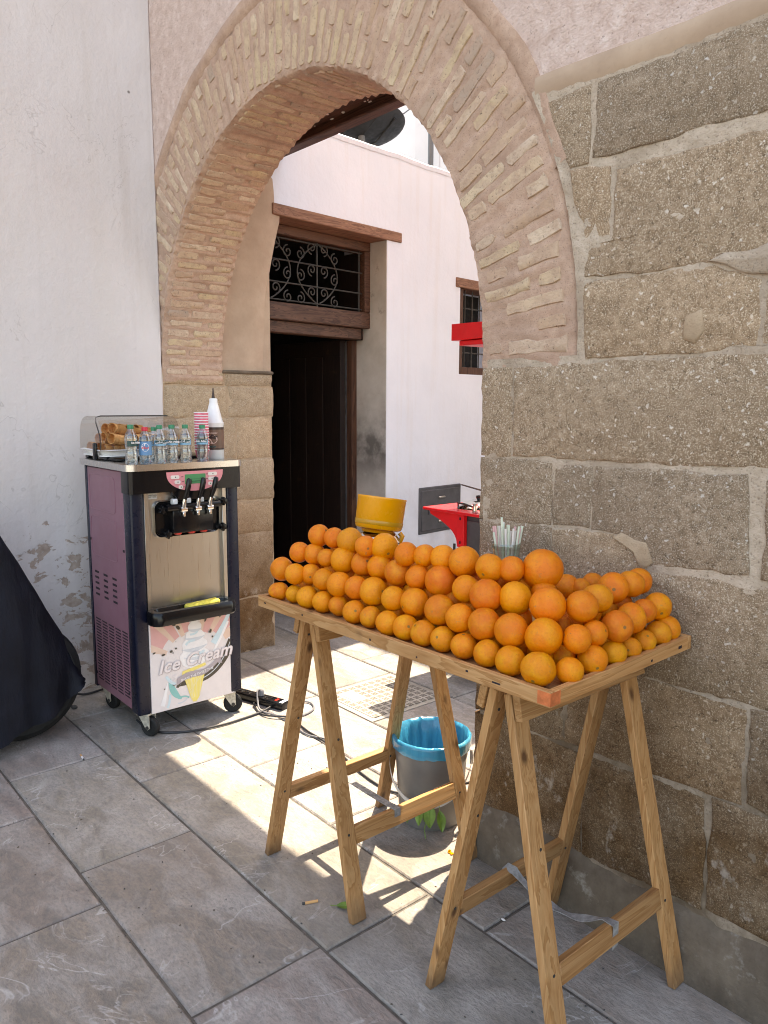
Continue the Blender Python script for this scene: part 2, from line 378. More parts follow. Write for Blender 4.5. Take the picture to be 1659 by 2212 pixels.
def m_liner():
    n = NT('blue_bin_liner')
    w = n.noise(16, 4, .6, n.scale(n.obj, 1, 1, .12)); q = n.noise(60, 3, .6)
    c = n.ramp(w, [(.35, (.012, .17, .30)), (.6, (.03, .30, .46)), (.75, (.16, .48, .62))])
    return n.out(c, .22, n.bump(n.math('ADD', w, n.math('MULTIPLY', q, .3)), .45, .008), spec=.6, Subsurface_Weight=.15, Subsurface_Radius=(.01, .02, .03), Subsurface_Scale=.5)
MT['liner'] = m_liner()
MT['leaf'] = plain('green_leaf', (.13, .24, .035), .45, 0, .5, .35, 30, .2)
MT['yellow'] = plain('yellow_plastic', (.74, .31, .008), .25, 0, .5, .06)
MT['yellowdark'] = plain('dark_yellow_plastic', (.55, .27, .012), .3)
MT['teal'] = plain('dark_teal_plastic', (.02, .10, .09), .35)
MT['sponge'] = plain('yellow_sponge', (.85, .70, .12), .9, 0, .2, .25, 60, .6)
MT['cone'] = m_mortar('wafer_cone', (.66, .31, .11), (.84, .46, .19), 60, .2, .5)
MT['paperpink'] = plain('pink_paper', (.80, .16, .24), .55, 0, .4, .35, 60)
MT['paperwhite'] = plain('white_paper', (.80, .76, .75), .6)
MT['choco'] = plain('brown_print', (.16, .085, .055), .45)
MT['chocodark'] = plain('dark_brown_print', (.04, .02, .014), .4)
MT['capgreen'] = plain('green_cap', (.015, .20, .09), .4); MT['capred'] = plain('red_cap', (.60, .02, .04), .4)
MT['clear'] = m_glass('clear_plastic', (.93, .96, .97), .12)
MT['acrylic'] = m_glass('smoked_acrylic', (.88, .86, .82), .07)
MT['glass'] = m_glass('green_tinted_glass', (.92, .96, .94), .08)
MT['water'] = m_water('water', (.94, .96, .96)); MT['water_blue'] = m_water('blue_bottle_water', (.50, .68, .82))
MT['lab_blue'] = plain('pale_blue_label', (.20, .42, .58), .5); MT['lab_dark'] = plain('dark_green_label', (.01, .055, .05), .4)
MT['lab_blue2'] = plain('mid_blue_label', (.10, .26, .46), .45)
for nm, c in dict(p_base=(.72, .66, .65), p_pink=(.70, .38, .36), p_peach=(.72, .52, .42), p_white=(.80, .78, .78), p_blue=(.55, .68, .73), p_grey=(.58, .61, .65),
                  p_yellow=(.80, .66, .20), p_lemon=(.78, .68, .34), p_teal=(.22, .50, .47), p_brown=(.075, .062, .045), p_letter=(.76, .69, .69), p_edge=(.40, .345, .36), p_ctl=(.72, .26, .28), p_screen=(.06, .26, .10),
                  p_ink=(.03, .03, .03), p_btn=(.74, .66, .60), p_sticker=(.62, .60, .57), p_red=(.7, .05, .05)).items():
    MT[nm] = plain('print_' + nm[2:], c, .45, 0, .4, .05, 20)
MT['strawwhite'] = plain('white_straw', (.84, .79, .74), .4)
MT['strawgreen'] = plain('pale_green_straw', (.72, .80, .64), .4); MT['strawpink'] = plain('pale_pink_straw', (.84, .50, .48), .4)
MT['strap'] = plain('grey_webbing', (.30, .29, .28), .7, 0, .3, .4, 60, .4)
MT['cable'] = plain('black_cable', (.02, .02, .022), .5); MT['cablegrey'] = plain('grey_cable', (.16, .16, .17), .5)
MT['dish'] = plain('dark_dish_paint', (.022, .021, .020), .6, 0, .35, .2)
MT['pole'] = plain('grey_pole', (.14, .15, .16), .5)
MT['house'] = m_mortar('bluish_white_render', (.76, .79, .83), (.83, .85, .87), 3, .05, .15)
MT['iron_plate'] = m_mortar('cast_cover', (.33, .30, .25), (.45, .41, .35), 16, .2, .3)
MT['iron_dark'] = plain('cover_groove', (.16, .14, .115), .7, 0, .3, .2)
MT['redmark'] = plain('orange_red_paint_mark', (.62, .17, .06), .6, 0, .3, .25, 60)
MT['filter'] = plain('filter_paper', (.62, .34, .14), .8); MT['ash'] = plain('ash', (.05, .05, .05), .9)

# ------------------------------------------------------------------ mesh helpers
class MB:
    def __init__(s): s.v = []; s.f = []; s.m = []
    def add(s, vs_, fs, mi=0):
        o = len(s.v); s.v += [tuple(v) for v in vs_]; s.f += [tuple(i + o for i in f) for f in fs]; s.m += [mi] * len(fs); return s
    def box(s, a, b, bev=0.0, mi=0, mat=None, seg=1):
        a = Vector(a); b = Vector(b); c = (a + b) / 2; d = b - a
        if bev <= 0:
            vs_ = [Vector((x, y, z)) for x in (a.x, b.x) for y in (a.y, b.y) for z in (a.z, b.z)]
            fs = [(0, 1, 3, 2), (4, 6, 7, 5), (0, 4, 5, 1), (2, 3, 7, 6), (0, 2, 6, 4), (1, 5, 7, 3)]
        else:
            bm = bmesh.new(); bmesh.ops.create_cube(bm, size=1.0)
            for v in bm.verts: v.co = Vector((v.co.x * d.x, v.co.y * d.y, v.co.z * d.z)) + c
            bmesh.ops.bevel(bm, geom=bm.edges[:], offset=bev, segments=seg, affect='EDGES', profile=.5)
            bm.verts.index_update()
            vs_ = [v.co.copy() for v in bm.verts]; fs = [tuple(v.index for v in f.verts) for f in bm.faces]; bm.free()
        if mat is not None: vs_ = [mat @ v for v in vs_]
        return s.add(vs_, fs, mi)
    def tube(s, pts, r, n=8, mi=0, caps=True, closed=False):
        pts = [Vector(p) for p in pts]; rr = r if isinstance(r, (list, tuple)) else [r] * len(pts)
        L = len(pts); vs_ = []; prev = None
        for i, p in enumerate(pts):
            if closed: t = pts[(i + 1) % L] - pts[i - 1]
            else: t = pts[min(i + 1, L - 1)] - pts[max(i - 1, 0)]
            t = t.normalized() if t.length > 1e-9 else Vector((0, 0, 1))
            if prev is None:
                ref = Vector((0, 0, 1)) if abs(t.z) < .9 else Vector((1, 0, 0)); u = t.cross(ref).normalized()
            else:
                u = prev - t * prev.dot(t); u = u.normalized() if u.length > 1e-6 else t.orthogonal().normalized()
            prev = u; w = t.cross(u)
            for k in range(n):
                a = 2 * math.pi * k / n; vs_.append(p + (u * math.cos(a) + w * math.sin(a)) * rr[i])
        fs = []
        for i in range(L if closed else L - 1):
            j = (i + 1) % L
            for k in range(n):
                k2 = (k + 1) % n; fs.append((i * n + k, i * n + k2, j * n + k2, j * n + k))
        if caps and not closed:
            fs.append(tuple(range(n - 1, -1, -1))); fs.append(tuple((L - 1) * n + k for k in range(n)))
        return s.add(vs_, fs, mi)
    def lathe(s, prof, c=(0, 0, 0), n=24, mi=0, mat=None, caps=(False, False)):
        vs_ = []; c = Vector(c)
        for r, z in prof:
            for k in range(n):
                a = 2 * math.pi * k / n; p = Vector((r * math.cos(a), r * math.sin(a), z))
                vs_.append((mat @ p if mat is not None else p) + c)
        fs = []
        for i in range(len(prof) - 1):
            for k in range(n):
                k2 = (k + 1) % n; fs.append((i * n + k, i * n + k2, (i + 1) * n + k2, (i + 1) * n + k))
        if caps[0]: fs.append(tuple(range(n - 1, -1, -1)))
        if caps[1]: fs.append(tuple((len(prof) - 1) * n + k for k in range(n)))
        return s.add(vs_, fs, mi)
    def prism(s, poly, ext, mi=0):
        poly = [Vector(p) for p in poly]; e = Vector(ext); n = len(poly)
        vs_ = poly + [p + e for p in poly]
        fs = [tuple(range(n - 1, -1, -1)), tuple(range(n, 2 * n))] + [(i, (i + 1) % n, n + (i + 1) % n, n + i) for i in range(n)]
        return s.add(vs_, fs, mi)
    def build(s, name, mats, parent=None, smooth=True, base=None, angle=38):
        me = bpy.data.meshes.new(name)
        if parent is not None: b = Vector(parent['_b'])
        else: b = Vector(base) if base is not None else Vector((0, 0, 0))
        me.from_pydata([tuple(Vector(v) - b) for v in s.v], [], s.f)
        if not isinstance(mats, (list, tuple)): mats = [mats]
        for m in mats: me.materials.append(MT[m] if isinstance(m, str) else m)
        if len(mats) > 1: me.polygons.foreach_set('material_index', s.m)
        bm = bmesh.new(); bm.from_mesh(me); bmesh.ops.recalc_face_normals(bm, faces=bm.faces[:]); bm.to_mesh(me); bm.free()
        if smooth:
            me.polygons.foreach_set('use_smooth', [True] * len(me.polygons)); me.set_sharp_from_angle(angle=R(angle))
        me.update()
        o = bpy.data.objects.new(name, me); COL.objects.link(o)
        if parent is not None: o.parent = parent; o['_b'] = tuple(b)
        else: o.location = b; o['_b'] = tuple(b)
        return o

def tag(o, label=None, cat=None, group=None, kind=None):
    if label: o['label'] = label
    if cat: o['category'] = cat
    if group: o['group'] = group
    if kind: o['kind'] = kind
    return o
def thing(name, label, cat, loc, group=None, kind=None):
    o = bpy.data.objects.new(name, None); COL.objects.link(o); o.location = loc; o.empty_display_size = .05
    o['_b'] = tuple(loc); return tag(o, label, cat, group, kind)
def dup_tree(o, loc, parent=None):
    c = o.copy(); COL.objects.link(c)
    if parent is None: c.location = loc; c['_b'] = tuple(loc)
    else: c.parent = parent
    for ch in list(o.children): dup_tree(ch, None, c)
    return c
def nz(p, k=0.0): return mnoise.noise(Vector(p) + Vector((k, k * 1.3, k * .7)))

def densify(poly, step):
    out = []
    for i, p in enumerate(poly):
        q = poly[(i + 1) % len(poly)]; L = math.hypot(q[0] - p[0], q[1] - p[1]); n = max(1, int(L / step))
        for k in range(n): out.append((p[0] + (q[0] - p[0]) * k / n, p[1] + (q[1] - p[1]) * k / n))
    return out
def rough_block(poly, to3, depth, step=.055, jit=.006, rim=.010, relief=.005, seed=0, grow=0.0):
    """a dressed stone: irregular outline, chamfered arris, gently uneven face. to3(u,v,w) -> world, w outward."""
    mb = MB(); P = densify(poly, step); n = len(P)
    cx = sum(p[0] for p in poly) / len(poly); cy = sum(p[1] for p in poly) / len(poly)
    def ring(inset, w, jj):
        out = []
        for i, (u, v) in enumerate(P):
            a = nz((u * 19, v * 19, seed), 1.7) * jj; b = nz((u * 19, v * 19, seed), 9.1) * jj
            dx, dy = u - cx, v - cy; L = math.hypot(dx, dy) or 1
            out.append(to3(u + a - dx / L * inset, v + b - dy / L * inset, w + nz((u * 8, v * 8, seed), 4.4) * relief))
        return out
    r0 = ring(-grow, -depth, jit * 1.2); r1 = ring(-grow, -rim * .8, jit * 1.2); r2 = ring(rim - grow, 0, jit * .9); r3 = ring(rim * 4, relief * .6, jit * .5)
    c = to3(cx, cy, relief)
    vs_ = r0 + r1 + r2 + r3 + [c]; fs = []
    for a in range(3):
        for i in range(n): fs.append((a * n + i, a * n + (i + 1) % n, (a + 1) * n + (i + 1) % n, (a + 1) * n + i))
    for i in range(n): fs.append((3 * n + i, 3 * n + (i + 1) % n, 4 * n))
    return mb.add(vs_, fs)

WORDS = ['first', 'second', 'third', 'fourth', 'fifth', 'sixth', 'seventh', 'eighth', 'ninth', 'tenth', 'eleventh', 'twelfth', 'thirteenth', 'fourteenth', 'fifteenth', 'sixteenth', 'seventeenth']

# ------------------------------------------------------------------ ground and paving
WY = 1.96                                     # front plane of the gate wall
LX = -4.26                                    # face of the left wall / left jamb
g = MB().add([(-60, -60, -.045), (60, -60, -.045), (60, 60, -.045), (-60, 60, -.045)], [(0, 1, 2, 3)]).build('ground', 'tile', smooth=False)
tag(g, kind='structure')
pv = thing('pavement', None, None, (0, 0, 0), kind='structure')
MB().box((-9.5, -6.0, -.042), (3.5, 9.5, -.007)).build('grout_bed', 'joint', pv, smooth=False)
rows = [(-.87, -.45, [-3.9, -3.05, -2.25, -1.4, -.6]), (-.45, -.03, [-3.6, -2.8, -1.95, -1.1, -.3]), (-.03, .39, [-3.45, -2.65, -1.8, -.95]), (.39, .81, [-3.85, -3.035, -2.335, -1.5, -.7]),
        (.81, 1.23, [-3.395, -2.55, -1.72, -.9]), (1.23, 1.65, [-3.88, -3.03, -1.69, -.85]), (1.65, 2.06, [-3.66, -2.85, -2.24, -1.45, -.65]),
        (2.06, 2.39, [-4.0, -3.36, -2.62, -1.9]), (2.39, 2.94, [-4.05, -3.37, -2.88, -2.2, -1.6]), (2.94, 3.36, [-3.66, -2.85, -2.1]), (3.36, 3.78, [-3.9, -3.1, -2.3]), (3.78, 4.2, [-3.5, -2.7, -1.9])]
def tile(x0, x1, y0, y1, k):
    gp = .0047; mb = MB(); nx = max(2, int((x1 - x0) / .10)); ny = max(2, int((y1 - y0) / .10))
    P = []
    for i in range(nx): P.append((x0 + gp + (x1 - x0 - 2 * gp) * i / nx, y0 + gp))
    for i in range(ny): P.append((x1 - gp, y0 + gp + (y1 - y0 - 2 * gp) * i / ny))
    for i in range(nx): P.append((x1 - gp - (x1 - x0 - 2 * gp) * i / nx, y1 - gp))
    for i in range(ny): P.append((x0 + gp, y1 - gp - (y1 - y0 - 2 * gp) * i / ny))
    n = len(P); cx, cy = (x0 + x1) / 2, (y0 + y1) / 2; dz = (rnd.random() - .5) * .003; vs_ = []
    for inset, z in ((0, -.03), (0, -.005), (.005, 0.0)):
        for (x, y) in P:
            j = .0025 if inset == 0 else .002
            jx = nz((x * 17, y * 17, k * 3.1)) * j; jy = nz((x * 17, y * 17, k * 3.1 + 5)) * j
            vs_.append((x + jx + (inset if x < cx else -inset), y + jy + (inset if y < cy else -inset), z + dz))
    fs = [(a * n + i, a * n + (i + 1) % n, (a + 1) * n + (i + 1) % n, (a + 1) * n + i) for a in range(2) for i in range(n)]
    fs.append(tuple(2 * n + i for i in range(n)))
    mb.add(vs_, fs).build('paving_stone', 'tile', pv)
k = 0
for (y0, y1, js) in rows:
    xs = sorted(js); lo = -4.75 if y0 < 2 else -5.0; hi = .25 if y0 < 1.9 else -1.0
    if y1 > 2.9: hi = -1.4
    b = [lo] + [x for x in xs if x > lo + .1] + [hi]
    for i in range(len(b) - 1):
        if abs(b[i] + 3.37) < .02 and abs(y0 - 2.39) < .02: continue      # the access cover sits here
        tile(b[i], b[i + 1], y0, y1, k); k += 1
# access cover in the floor
cv = thing('access_cover', 'square sunlit cast cover with a raised basket weave pattern set into the paving', 'manhole cover', (-3.125, 2.665, 0))
MB().box((-3.365, 2.395, -.03), (-2.885, 2.935, -.001), .002).build('frame', 'iron_plate', cv)
MB().box((-3.335, 2.425, -.01), (-2.915, 2.905, .003), .002).build('plate', 'iron_plate', cv)
mb = MB()
for i in range(9):
    for j in range(10):
        x = -3.305 + .0475 * i; y = 2.452 + .0475 * j
        if 1 <= i <= 3 and 1 <= j <= 2: continue
        for q in range(3):
            o = (q - 1) * .012
            if (i + j) % 2: mb.box((x - .016, y + o - .0032, .002), (x + .016, y + o + .0032, .0042))
            else: mb.box((x + o - .0032, y - .016, .002), (x + o + .0032, y + .016, .0042))
tag(mb.build('raised_bars', 'iron_dark', cv, smooth=False), kind='stuff')
MB().box((-3.275, 2.485, .002), (-3.14, 2.565, .0045), .001).build('name_plate', 'iron_plate', cv)

# ------------------------------------------------------------------ left white wall
lw = thing('white_wall', 'tall whitewashed plaster wall on the left with peeling patches near its foot', 'wall', (0, 0, 0))
mb = MB(); NY, NZ = 70, 60; vs_ = []; fs = []
def lwx(y, z): return LX + nz((y * .9, z * .7, 1)) * .010 + nz((y * 4, z * 4, 2)) * .004
for j in range(NZ + 1):
    for i in range(NY + 1):
        t = i / NY; z = 9.2 * (j / NZ) ** 1.4
        y = 1.966 - 9.0 * t ** 1.6
        if i == 0: y += nz((0, z * 9, 7)) * .010 + nz((0, z * 30, 2)) * .006
        vs_.append((lwx(y, z) - (.010 if i == 0 else 0), y, z))
for j in range(NZ):
    for i in range(NY): fs.append((j * (NY + 1) + i, j * (NY + 1) + i + 1, (j + 1) * (NY + 1) + i + 1, (j + 1) * (NY + 1) + i))
mb.add(vs_, fs).build('plaster_face', 'white', lw)
MB().box((-5.2, -7.0, 0), (-4.29, 1.945, 9.15)).build('wall_core', 'stucco', lw, smooth=False)

# ------------------------------------------------------------------ gate wall with its arch
AC = (-3.03, 1.75); RI, RO = 1.225, 1.615
gw = thing('gate_wall', 'old stone gateway wall with a brick horseshoe arch and pink stucco above', 'wall', (-3.03, 1.96, 0))
def arc(r, a, y, j=0.0): return Vector((AC[0] + r * math.cos(a), y, AC[1] + r * math.sin(a)))
# mortar ring of the arch, lightly lumpy
NB = 70
mb = MB(); NA = 580; vs_ = []; fs = []
prof = [(RO, 2.2), (RO, 1.985), (RO - .02, 1.968)] + [(RO - .02 - (RO - RI - .03) * q / 12, 1.966) for q in range(1, 13)] + [(RI + .006, 1.971), (RI, 1.982)] + [(RI, 1.982 + (2.345 - 1.982) * q / 12) for q in range(1, 13)] + [(RO, 2.345)]
for i in range(NA + 1):
    a = math.pi * (i / NA) * 1.0
    a = -.025 + a * (1.0 + .05 / math.pi)
    for q, (r, y) in enumerate(prof):
        inner = r < RI + .02
        cw_ = math.cos(2 * math.pi * a / math.pi * NB + 1.2 * nz((a * 3, r * 4, 2)))       # +1 in the joint, -1 on the brick
        dr = nz((a * 14, y * 9, 3)) * .007 + nz((a * 50, y * 30, 5)) * .005 - cw_ * (.0035 + .004 * nz((a * 9, y * 8, 1))) * min(1, max(0, (y - 1.99) * 12)) if inner else 0
        dy = nz((a * 13, r * 9, 8)) * .005 + nz((a * 60, r * 22, 2)) * .004 - cw_ * (.0022 + .0035 * nz((a * 9, r * 8, 6))) if (not inner and 1 <= q <= 15) else 0
        if inner and q in (15, 16): dr += abs(nz((a * 27, 1, 2))) * .014 + .005 * nz((a * 71, 5, 2))
        vs_.append(arc(r + dr, a, y + dy))
m_ = len(prof)
for i in range(NA):
    for q in range(m_ - 1): fs.append((i * m_ + q, i * m_ + q + 1, (i + 1) * m_ + q + 1, (i + 1) * m_ + q))
mb.add(vs_, fs).build('arch_mortar', 'ringmortar', gw, angle=60)
# bricks of the arch: on the face of the ring and on the underside
def brick(origin, U, V, N, L, T, seed):
    nu = max(3, int(L / .035)); P = []
    hL, hT = L / 2, T / 2
    for i in range(nu + 1): P.append((-hL + L * i / nu, -hT))
    P.append((hL + .004, 0))
    for i in range(nu + 1): P.append((hL - L * i / nu, hT))
    P.append((-hL - .004, 0))
    n = len(P); vs_ = []
    for sc_, w, j in ((1.03, -.02, .22), (1.0, .0005, .22), (.90, .0036, .22)):
        for i, (u, v) in enumerate(P):
            jj = nz((i * 1.7, seed * 3.3, 1)) * j * T + nz((i * .35, seed * 1.3, 4)) * .08 * T; jk = nz((i * 1.1, seed * 2.3, 6)) * .010
            du = u * (1 - (1 - sc_) * T / L) + jk; dv = v * sc_ + jj
            ww = w + (nz((u * 30, seed, 3)) * .004 if w > 0 else 0)
            vs_.append(origin + U * du + V * dv + N * ww)
    fs = [(a_ * n + i, a_ * n + (i + 1) % n, (a_ + 1) * n + (i + 1) % n, (a_ + 1) * n + i) for a_ in range(2) for i in range(n)]
    vs_.append(origin + N * (.0036 + .003 * nz((seed, 2, 2)))); fs += [(2 * n + i, 2 * n + (i + 1) % n, 3 * n) for i in range(n)]
    MB().add(vs_, fs).build('brick', 'brick', gw, angle=50)
for i in range(NB):
    a = math.pi * (i + .5) / NB
    lo_ = a < R(62)
    er = Vector((math.cos(a), 0, math.sin(a))); et = Vector((-math.sin(a), 0, math.cos(a))); ny = Vector((0, -1, 0))
    first = i % 2 == 0
    split = RI + (.13 if first else .25) + (rnd.random() - .5) * .07
    segs = [(RI + .012 + rnd.random() * .02, split - .007), (split + .007, RO - .018 - rnd.random() * .035)]
    for (r0, r1) in segs:
        if rnd.random() < (.09 if lo_ else .04): continue
        rm = (r0 + r1) / 2; o = arc(rm, a + (rnd.random() - .5) * .006, WY + .0055)
        if o.x < LX - .05: continue
        tw = (rnd.random() - .5) * .03
        brick(o, (er + et * tw).normalized(), (et - er * tw).normalized(), ny, (r1 - r0) * (.80 + rnd.random() * .2) if rnd.random() < .85 else (r1 - r0) * .6, (.035 if rm > 1.42 else .030) + rnd.random() * .010, i * 7 + r0 * 50)
    if a > R(72):                                  # underside of the arch
        yc = 2.02; yy = WY + .03; spl = 2.14 + (.06 if first else -.03) + rnd.random() * .03
        for (y0, y1) in ((yy, spl - .012), (spl + .012, 2.33)):
            if rnd.random() < .10: continue
            o = Vector((AC[0] + (RI - .001) * math.cos(a), (y0 + y1) / 2, AC[1] + (RI - .001) * math.sin(a)))
            brick(o, Vector((0, 1, 0)), et, -er, (y1 - y0) * (.82 + rnd.random() * .18), .027 + rnd.random() * .012, i * 5 + y0 * 31)
# smooth mortar fillet over the ring on the right
mb = MB(); vs_ = []; fs = []
for i in range(61):
    a = R(20 + 160 * i / 60); fd = .006 * min(1, i / 10)
    for r, y in ((RO - .016, 1.972), (RO + .002, 1.963 - fd), (RO + .026, 1.961 - fd), (RO + .046 + .02 * nz((a * 6, 1, 1)), 1.9605 - fd * .3), (RO + .060, 1.99)):
        vs_.append(arc(r, a, y + .002 * nz((a * 20, r * 20, 1))))
for i in range(60):
    for q in range(4): fs.append((i * 5 + q, i * 5 + q + 1, i * 5 + q + 6, i * 5 + q + 5))
mb.add(vs_, fs).build('mortar_fillet', 'ringmortar', gw, angle=60)
# stucco above (thick slab following the extrados)
def radial(name, mat, a0, a1, r, outer, y0, y1, n=48):
    tot = sum((Vector(outer[i + 1]) - Vector(outer[i])).length for i in range(len(outer) - 1))
    def at(t):
        d = t * tot
        for i in range(len(outer) - 1):
            L = (Vector(outer[i + 1]) - Vector(outer[i])).length
            if d <= L or i == len(outer) - 2:
                p = Vector(outer[i]).lerp(Vector(outer[i + 1]), min(1, d / L)); return p
            d -= L
    V_ = []; F_ = []
    for i in range(n + 1):
        t = i / n; p = arc(r, a0 + (a1 - a0) * t, y0); q = at(t)
        for (x, z) in ((p.x, p.z), (p.x + (q.x - p.x) * .15, p.z + (q.y - p.z) * .15), (q.x, q.y)): V_ += [(x, y0, z), (x, y1, z)]
    for i in range(n):
        b = i * 6
        for q in range(2): F_.append((b + 2 * q, b + 2 * q + 2, b + 2 * q + 8, b + 2 * q + 6))
        F_.append((b, b + 6, b + 7, b + 1)); F_.append((b + 4, b + 5, b + 11, b + 10))
        for q in range(2): F_.append((b + 2 * q + 1, b + 2 * q + 7, b + 2 * q + 9, b + 2 * q + 3))
    return MB().add(V_, F_).build(name, mat, gw, smooth=False)
TOP = 9.0
aS = math.asin((2.565 - AC[1]) / (RO + .045))
radial('stucco', 'stucco', aS, math.pi, RO + .045, [(6.0, 2.565), (6.0, TOP), (-5.4, TOP), (-5.4, 1.76)], 1.962, 2.1)
radial('wall_core', 'stucco', 0.0, math.pi, RO - .02, [(6.0, 1.76), (6.0, TOP), (-5.4, TOP), (-5.4, 1.76)], 1.985, 2.345)
mb = MB()
mb.box((-1.72, 2.335, 0), (6.0, 2.80, TOP)); mb.box((-5.4, 2.335, 0), (-4.305, 2.72, 3.13)); mb.box((-5.4, 2.335, 3.27), (-1.72, 2.80, TOP))
mb.box((-5.4, 1.985, 0), (-4.28, 2.70, 1.77))
mb.build('wall_rear', 'reveal', gw, smooth=False)
mb = MB().box((-1.775, 1.985, 0), (6.0, 2.34, 1.765)).box((-1.42, 1.985, 1.73), (6.0, 2.34, 2.57))
def mgrid(z0, z1, nzz, nxx, xs, x1):
    V_ = []; F_ = []
    for j in range(nzz + 1):
        z = z0 + (z1 - z0) * j / nzz; x0 = xs(z)
        for i in range(nxx + 1):
            x = x0 + (x1 - x0) * (i / nxx) ** 1.15
            y = 1.9625 + .0055 * nz((x * 6, z * 6, 1)) + .004 * nz((x * 28, z * 28, 4)) + .002 * nz((x * 70, z * 70, 2))
            V_.append((x, y if i else 1.985, z))
    for j in range(nzz):
        for i in range(nxx): F_.append((j * (nxx + 1) + i, j * (nxx + 1) + i + 1, (j + 1) * (nxx + 1) + i + 1, (j + 1) * (nxx + 1) + i))
    mb.add(V_, F_)
mgrid(0, 1.745, 150, 150, lambda z: -1.776, .3); mgrid(1.7455, 2.535, 70, 130, lambda z: AC[0] + math.sqrt(max(0, (RO - .005) ** 2 - (z - AC[1]) ** 2)), .3)
mb.build('mortar_bed', 'mortar', gw, angle=60)
# ledge of mortar over the top course
mb = MB(); vs_ = []; fs = []; N_ = 60
for i in range(N_ + 1):
    x = -1.60 + (6.0 + 1.60) * (i / N_) ** 1.8
    for y, z in ((1.975, 2.580), (1.959, 2.568), (1.956, 2.545), (1.957, 2.520), (1.968, 2.500 + .010 * nz((x * 9, 0, 0)))):
        vs_.append((x, y + .004 * nz((x * 11, z * 30, 4)), z + .006 * nz((x * 3, 1, 2))))
for i in range(N_):
    for q in range(4): fs.append((i * 5 + q, i * 5 + q + 1, i * 5 + q + 6, i * 5 + q + 5))
mb.add(vs_, fs).build('mortar_ledge', 'reveal', gw, angle=60)
# dressed stones right of the arch
F = lambda u, v, w: Vector((u, WY - w, v))
ST = [
 [(-1.55, 2.49), (-1.405, 2.49), (-1.40, 2.285), (-1.465, 2.285)], [(-1.372, 2.495), (-.44, 2.50), (-.44, 2.305), (-1.38, 2.292)], [(-.41, 2.5), (.5, 2.5), (.5, 2.31), (-.41, 2.305)],
 [(-1.46, 2.272), (-1.328, 2.262), (-1.318, 2.072), (-1.40, 2.068)],
 [(-1.302, 2.247), (-.40, 2.240), (-.40, 1.985), (-.72, 1.985), (-1.0, 1.962), (-1.398, 1.965), (-1.402, 2.052), (-1.308, 2.06)], [(-.37, 2.24), (.6, 2.24), (.6, 1.97), (-.37, 1.97)],
 [(-1.400, 1.95), (-1.01, 1.948), (-.89, 1.90), (-.885, 1.745), (-1.384, 1.732)], [(-.862, 1.90), (-.72, 1.945), (-.05, 1.95), (-.05, 1.748), (-.868, 1.748)], [(-.02, 1.95), (.7, 1.95), (.7, 1.75), (-.02, 1.75)],
 [(-1.785, 1.712), (-1.662, 1.712), (-1.658, 1.432), (-1.785, 1.430)], [(-1.648, 1.716), (-.56, 1.730), (-.56, 1.45), (-1.648, 1.434)], [(-.53, 1.73), (.4, 1.73), (.4, 1.45), (-.53, 1.45)],
 [(-1.785, 1.42), (-1.492, 1.42), (-1.488, 1.225), (-1.785, 1.214)], [(-1.477, 1.415), (-1.346, 1.415), (-1.346, 1.235), (-1.477, 1.230)],
 [(-1.332, 1.415), (-.885, 1.422), (-.870, 1.172), (-1.143, 1.155), (-1.152, 1.195), (-1.232, 1.225), (-1.332, 1.232)], [(-.832, 1.42), (-.1, 1.43), (-.1, 1.162), (-.826, 1.165)],
 [(-1.785, 1.205), (-1.49, 1.212), (-1.49, .83), (-1.785, .825)], [(-1.478, 1.213), (-1.262, 1.217), (-1.19, 1.187), (-1.166, 1.14), (-1.168, .828), (-1.478, .832)],
 [(-1.150, 1.138), (-.28, 1.148), (-.28, .845), (-1.152, .828)], [(-.25, 1.14), (.5, 1.14), (.5, .84), (-.25, .84)],
 [(-1.785, .81), (-1.422, .812), (-1.412, .538), (-1.785, .53)], [(-1.405, .812), (-.852, .818), (-.846, .56), (-1.398, .538)], [(-.828, .82), (-.1, .825), (-.1, .565), (-.826, .565)],
 [(-1.785, .515), (-1.335, .515), (-1.335, .19), (-1.785, .19)], [(-1.322, .515), (-.942, .535), (-.932, .215), (-1.322, .19)], [(-.915, .545), (-.28, .55), (-.28, .22), (-.915, .22)]]
for i, p in enumerate(ST): rough_block(p, F, .05 if min(q[0] for q in p) > -1.7 else .36, .03, .0085, .0022, .0035, i * 2.3, .005).build('stone_block', 'stone', gw, angle=50)
# mortar smears proud of the joints
for i, p in enumerate([[(-1.235, 1.232), (-1.15, 1.21), (-1.135, 1.16), (-1.155, 1.13), (-1.175, 1.15), (-1.20, 1.19), (-1.26, 1.222)],
                       [(-1.02, 1.965), (-.86, 1.985), (-.70, 1.985), (-.70, 1.925), (-.86, 1.905), (-.94, 1.925)],
                       [(-1.07, 1.835), (-1.03, 1.845), (-1.02, 1.79), (-1.04, 1.755), (-1.075, 1.765)]]):
    rough_block(p, lambda u, v, w: F(u, v, w + .007), .02, .02, .010, .004, .004, 40 + i).build('mortar_smear', 'tanmortar' if i in (0, 2) else 'mortar', gw, angle=60)
# grey concrete skirting at the foot
mb = MB(); vs_ = []; fs = []; N_ = 70
for i in range(N_ + 1):
    x = -1.79 + 7.8 * (i / N_) ** 1.7; h_ = .185 + .035 * nz((x * 2.3, 0, 0)) + .02 * nz((x * 9, 3, 0))
    for y, z in ((1.975, h_ + .02), (1.952, h_), (1.936, h_ - .05), (1.928, .06), (1.915, -.01)):
        vs_.append((x, y + .006 * nz((x * 6, z * 9, 1)), z))
for i in range(N_):
    for q in range(4): fs.append((i * 5 + q, i * 5 + q + 1, i * 5 + q + 6, i * 5 + q + 5))
fs.append((0, 1, 2, 3, 4))
mb.add(vs_, fs).build('concrete_skirting', 'concrete', gw, angle=60)
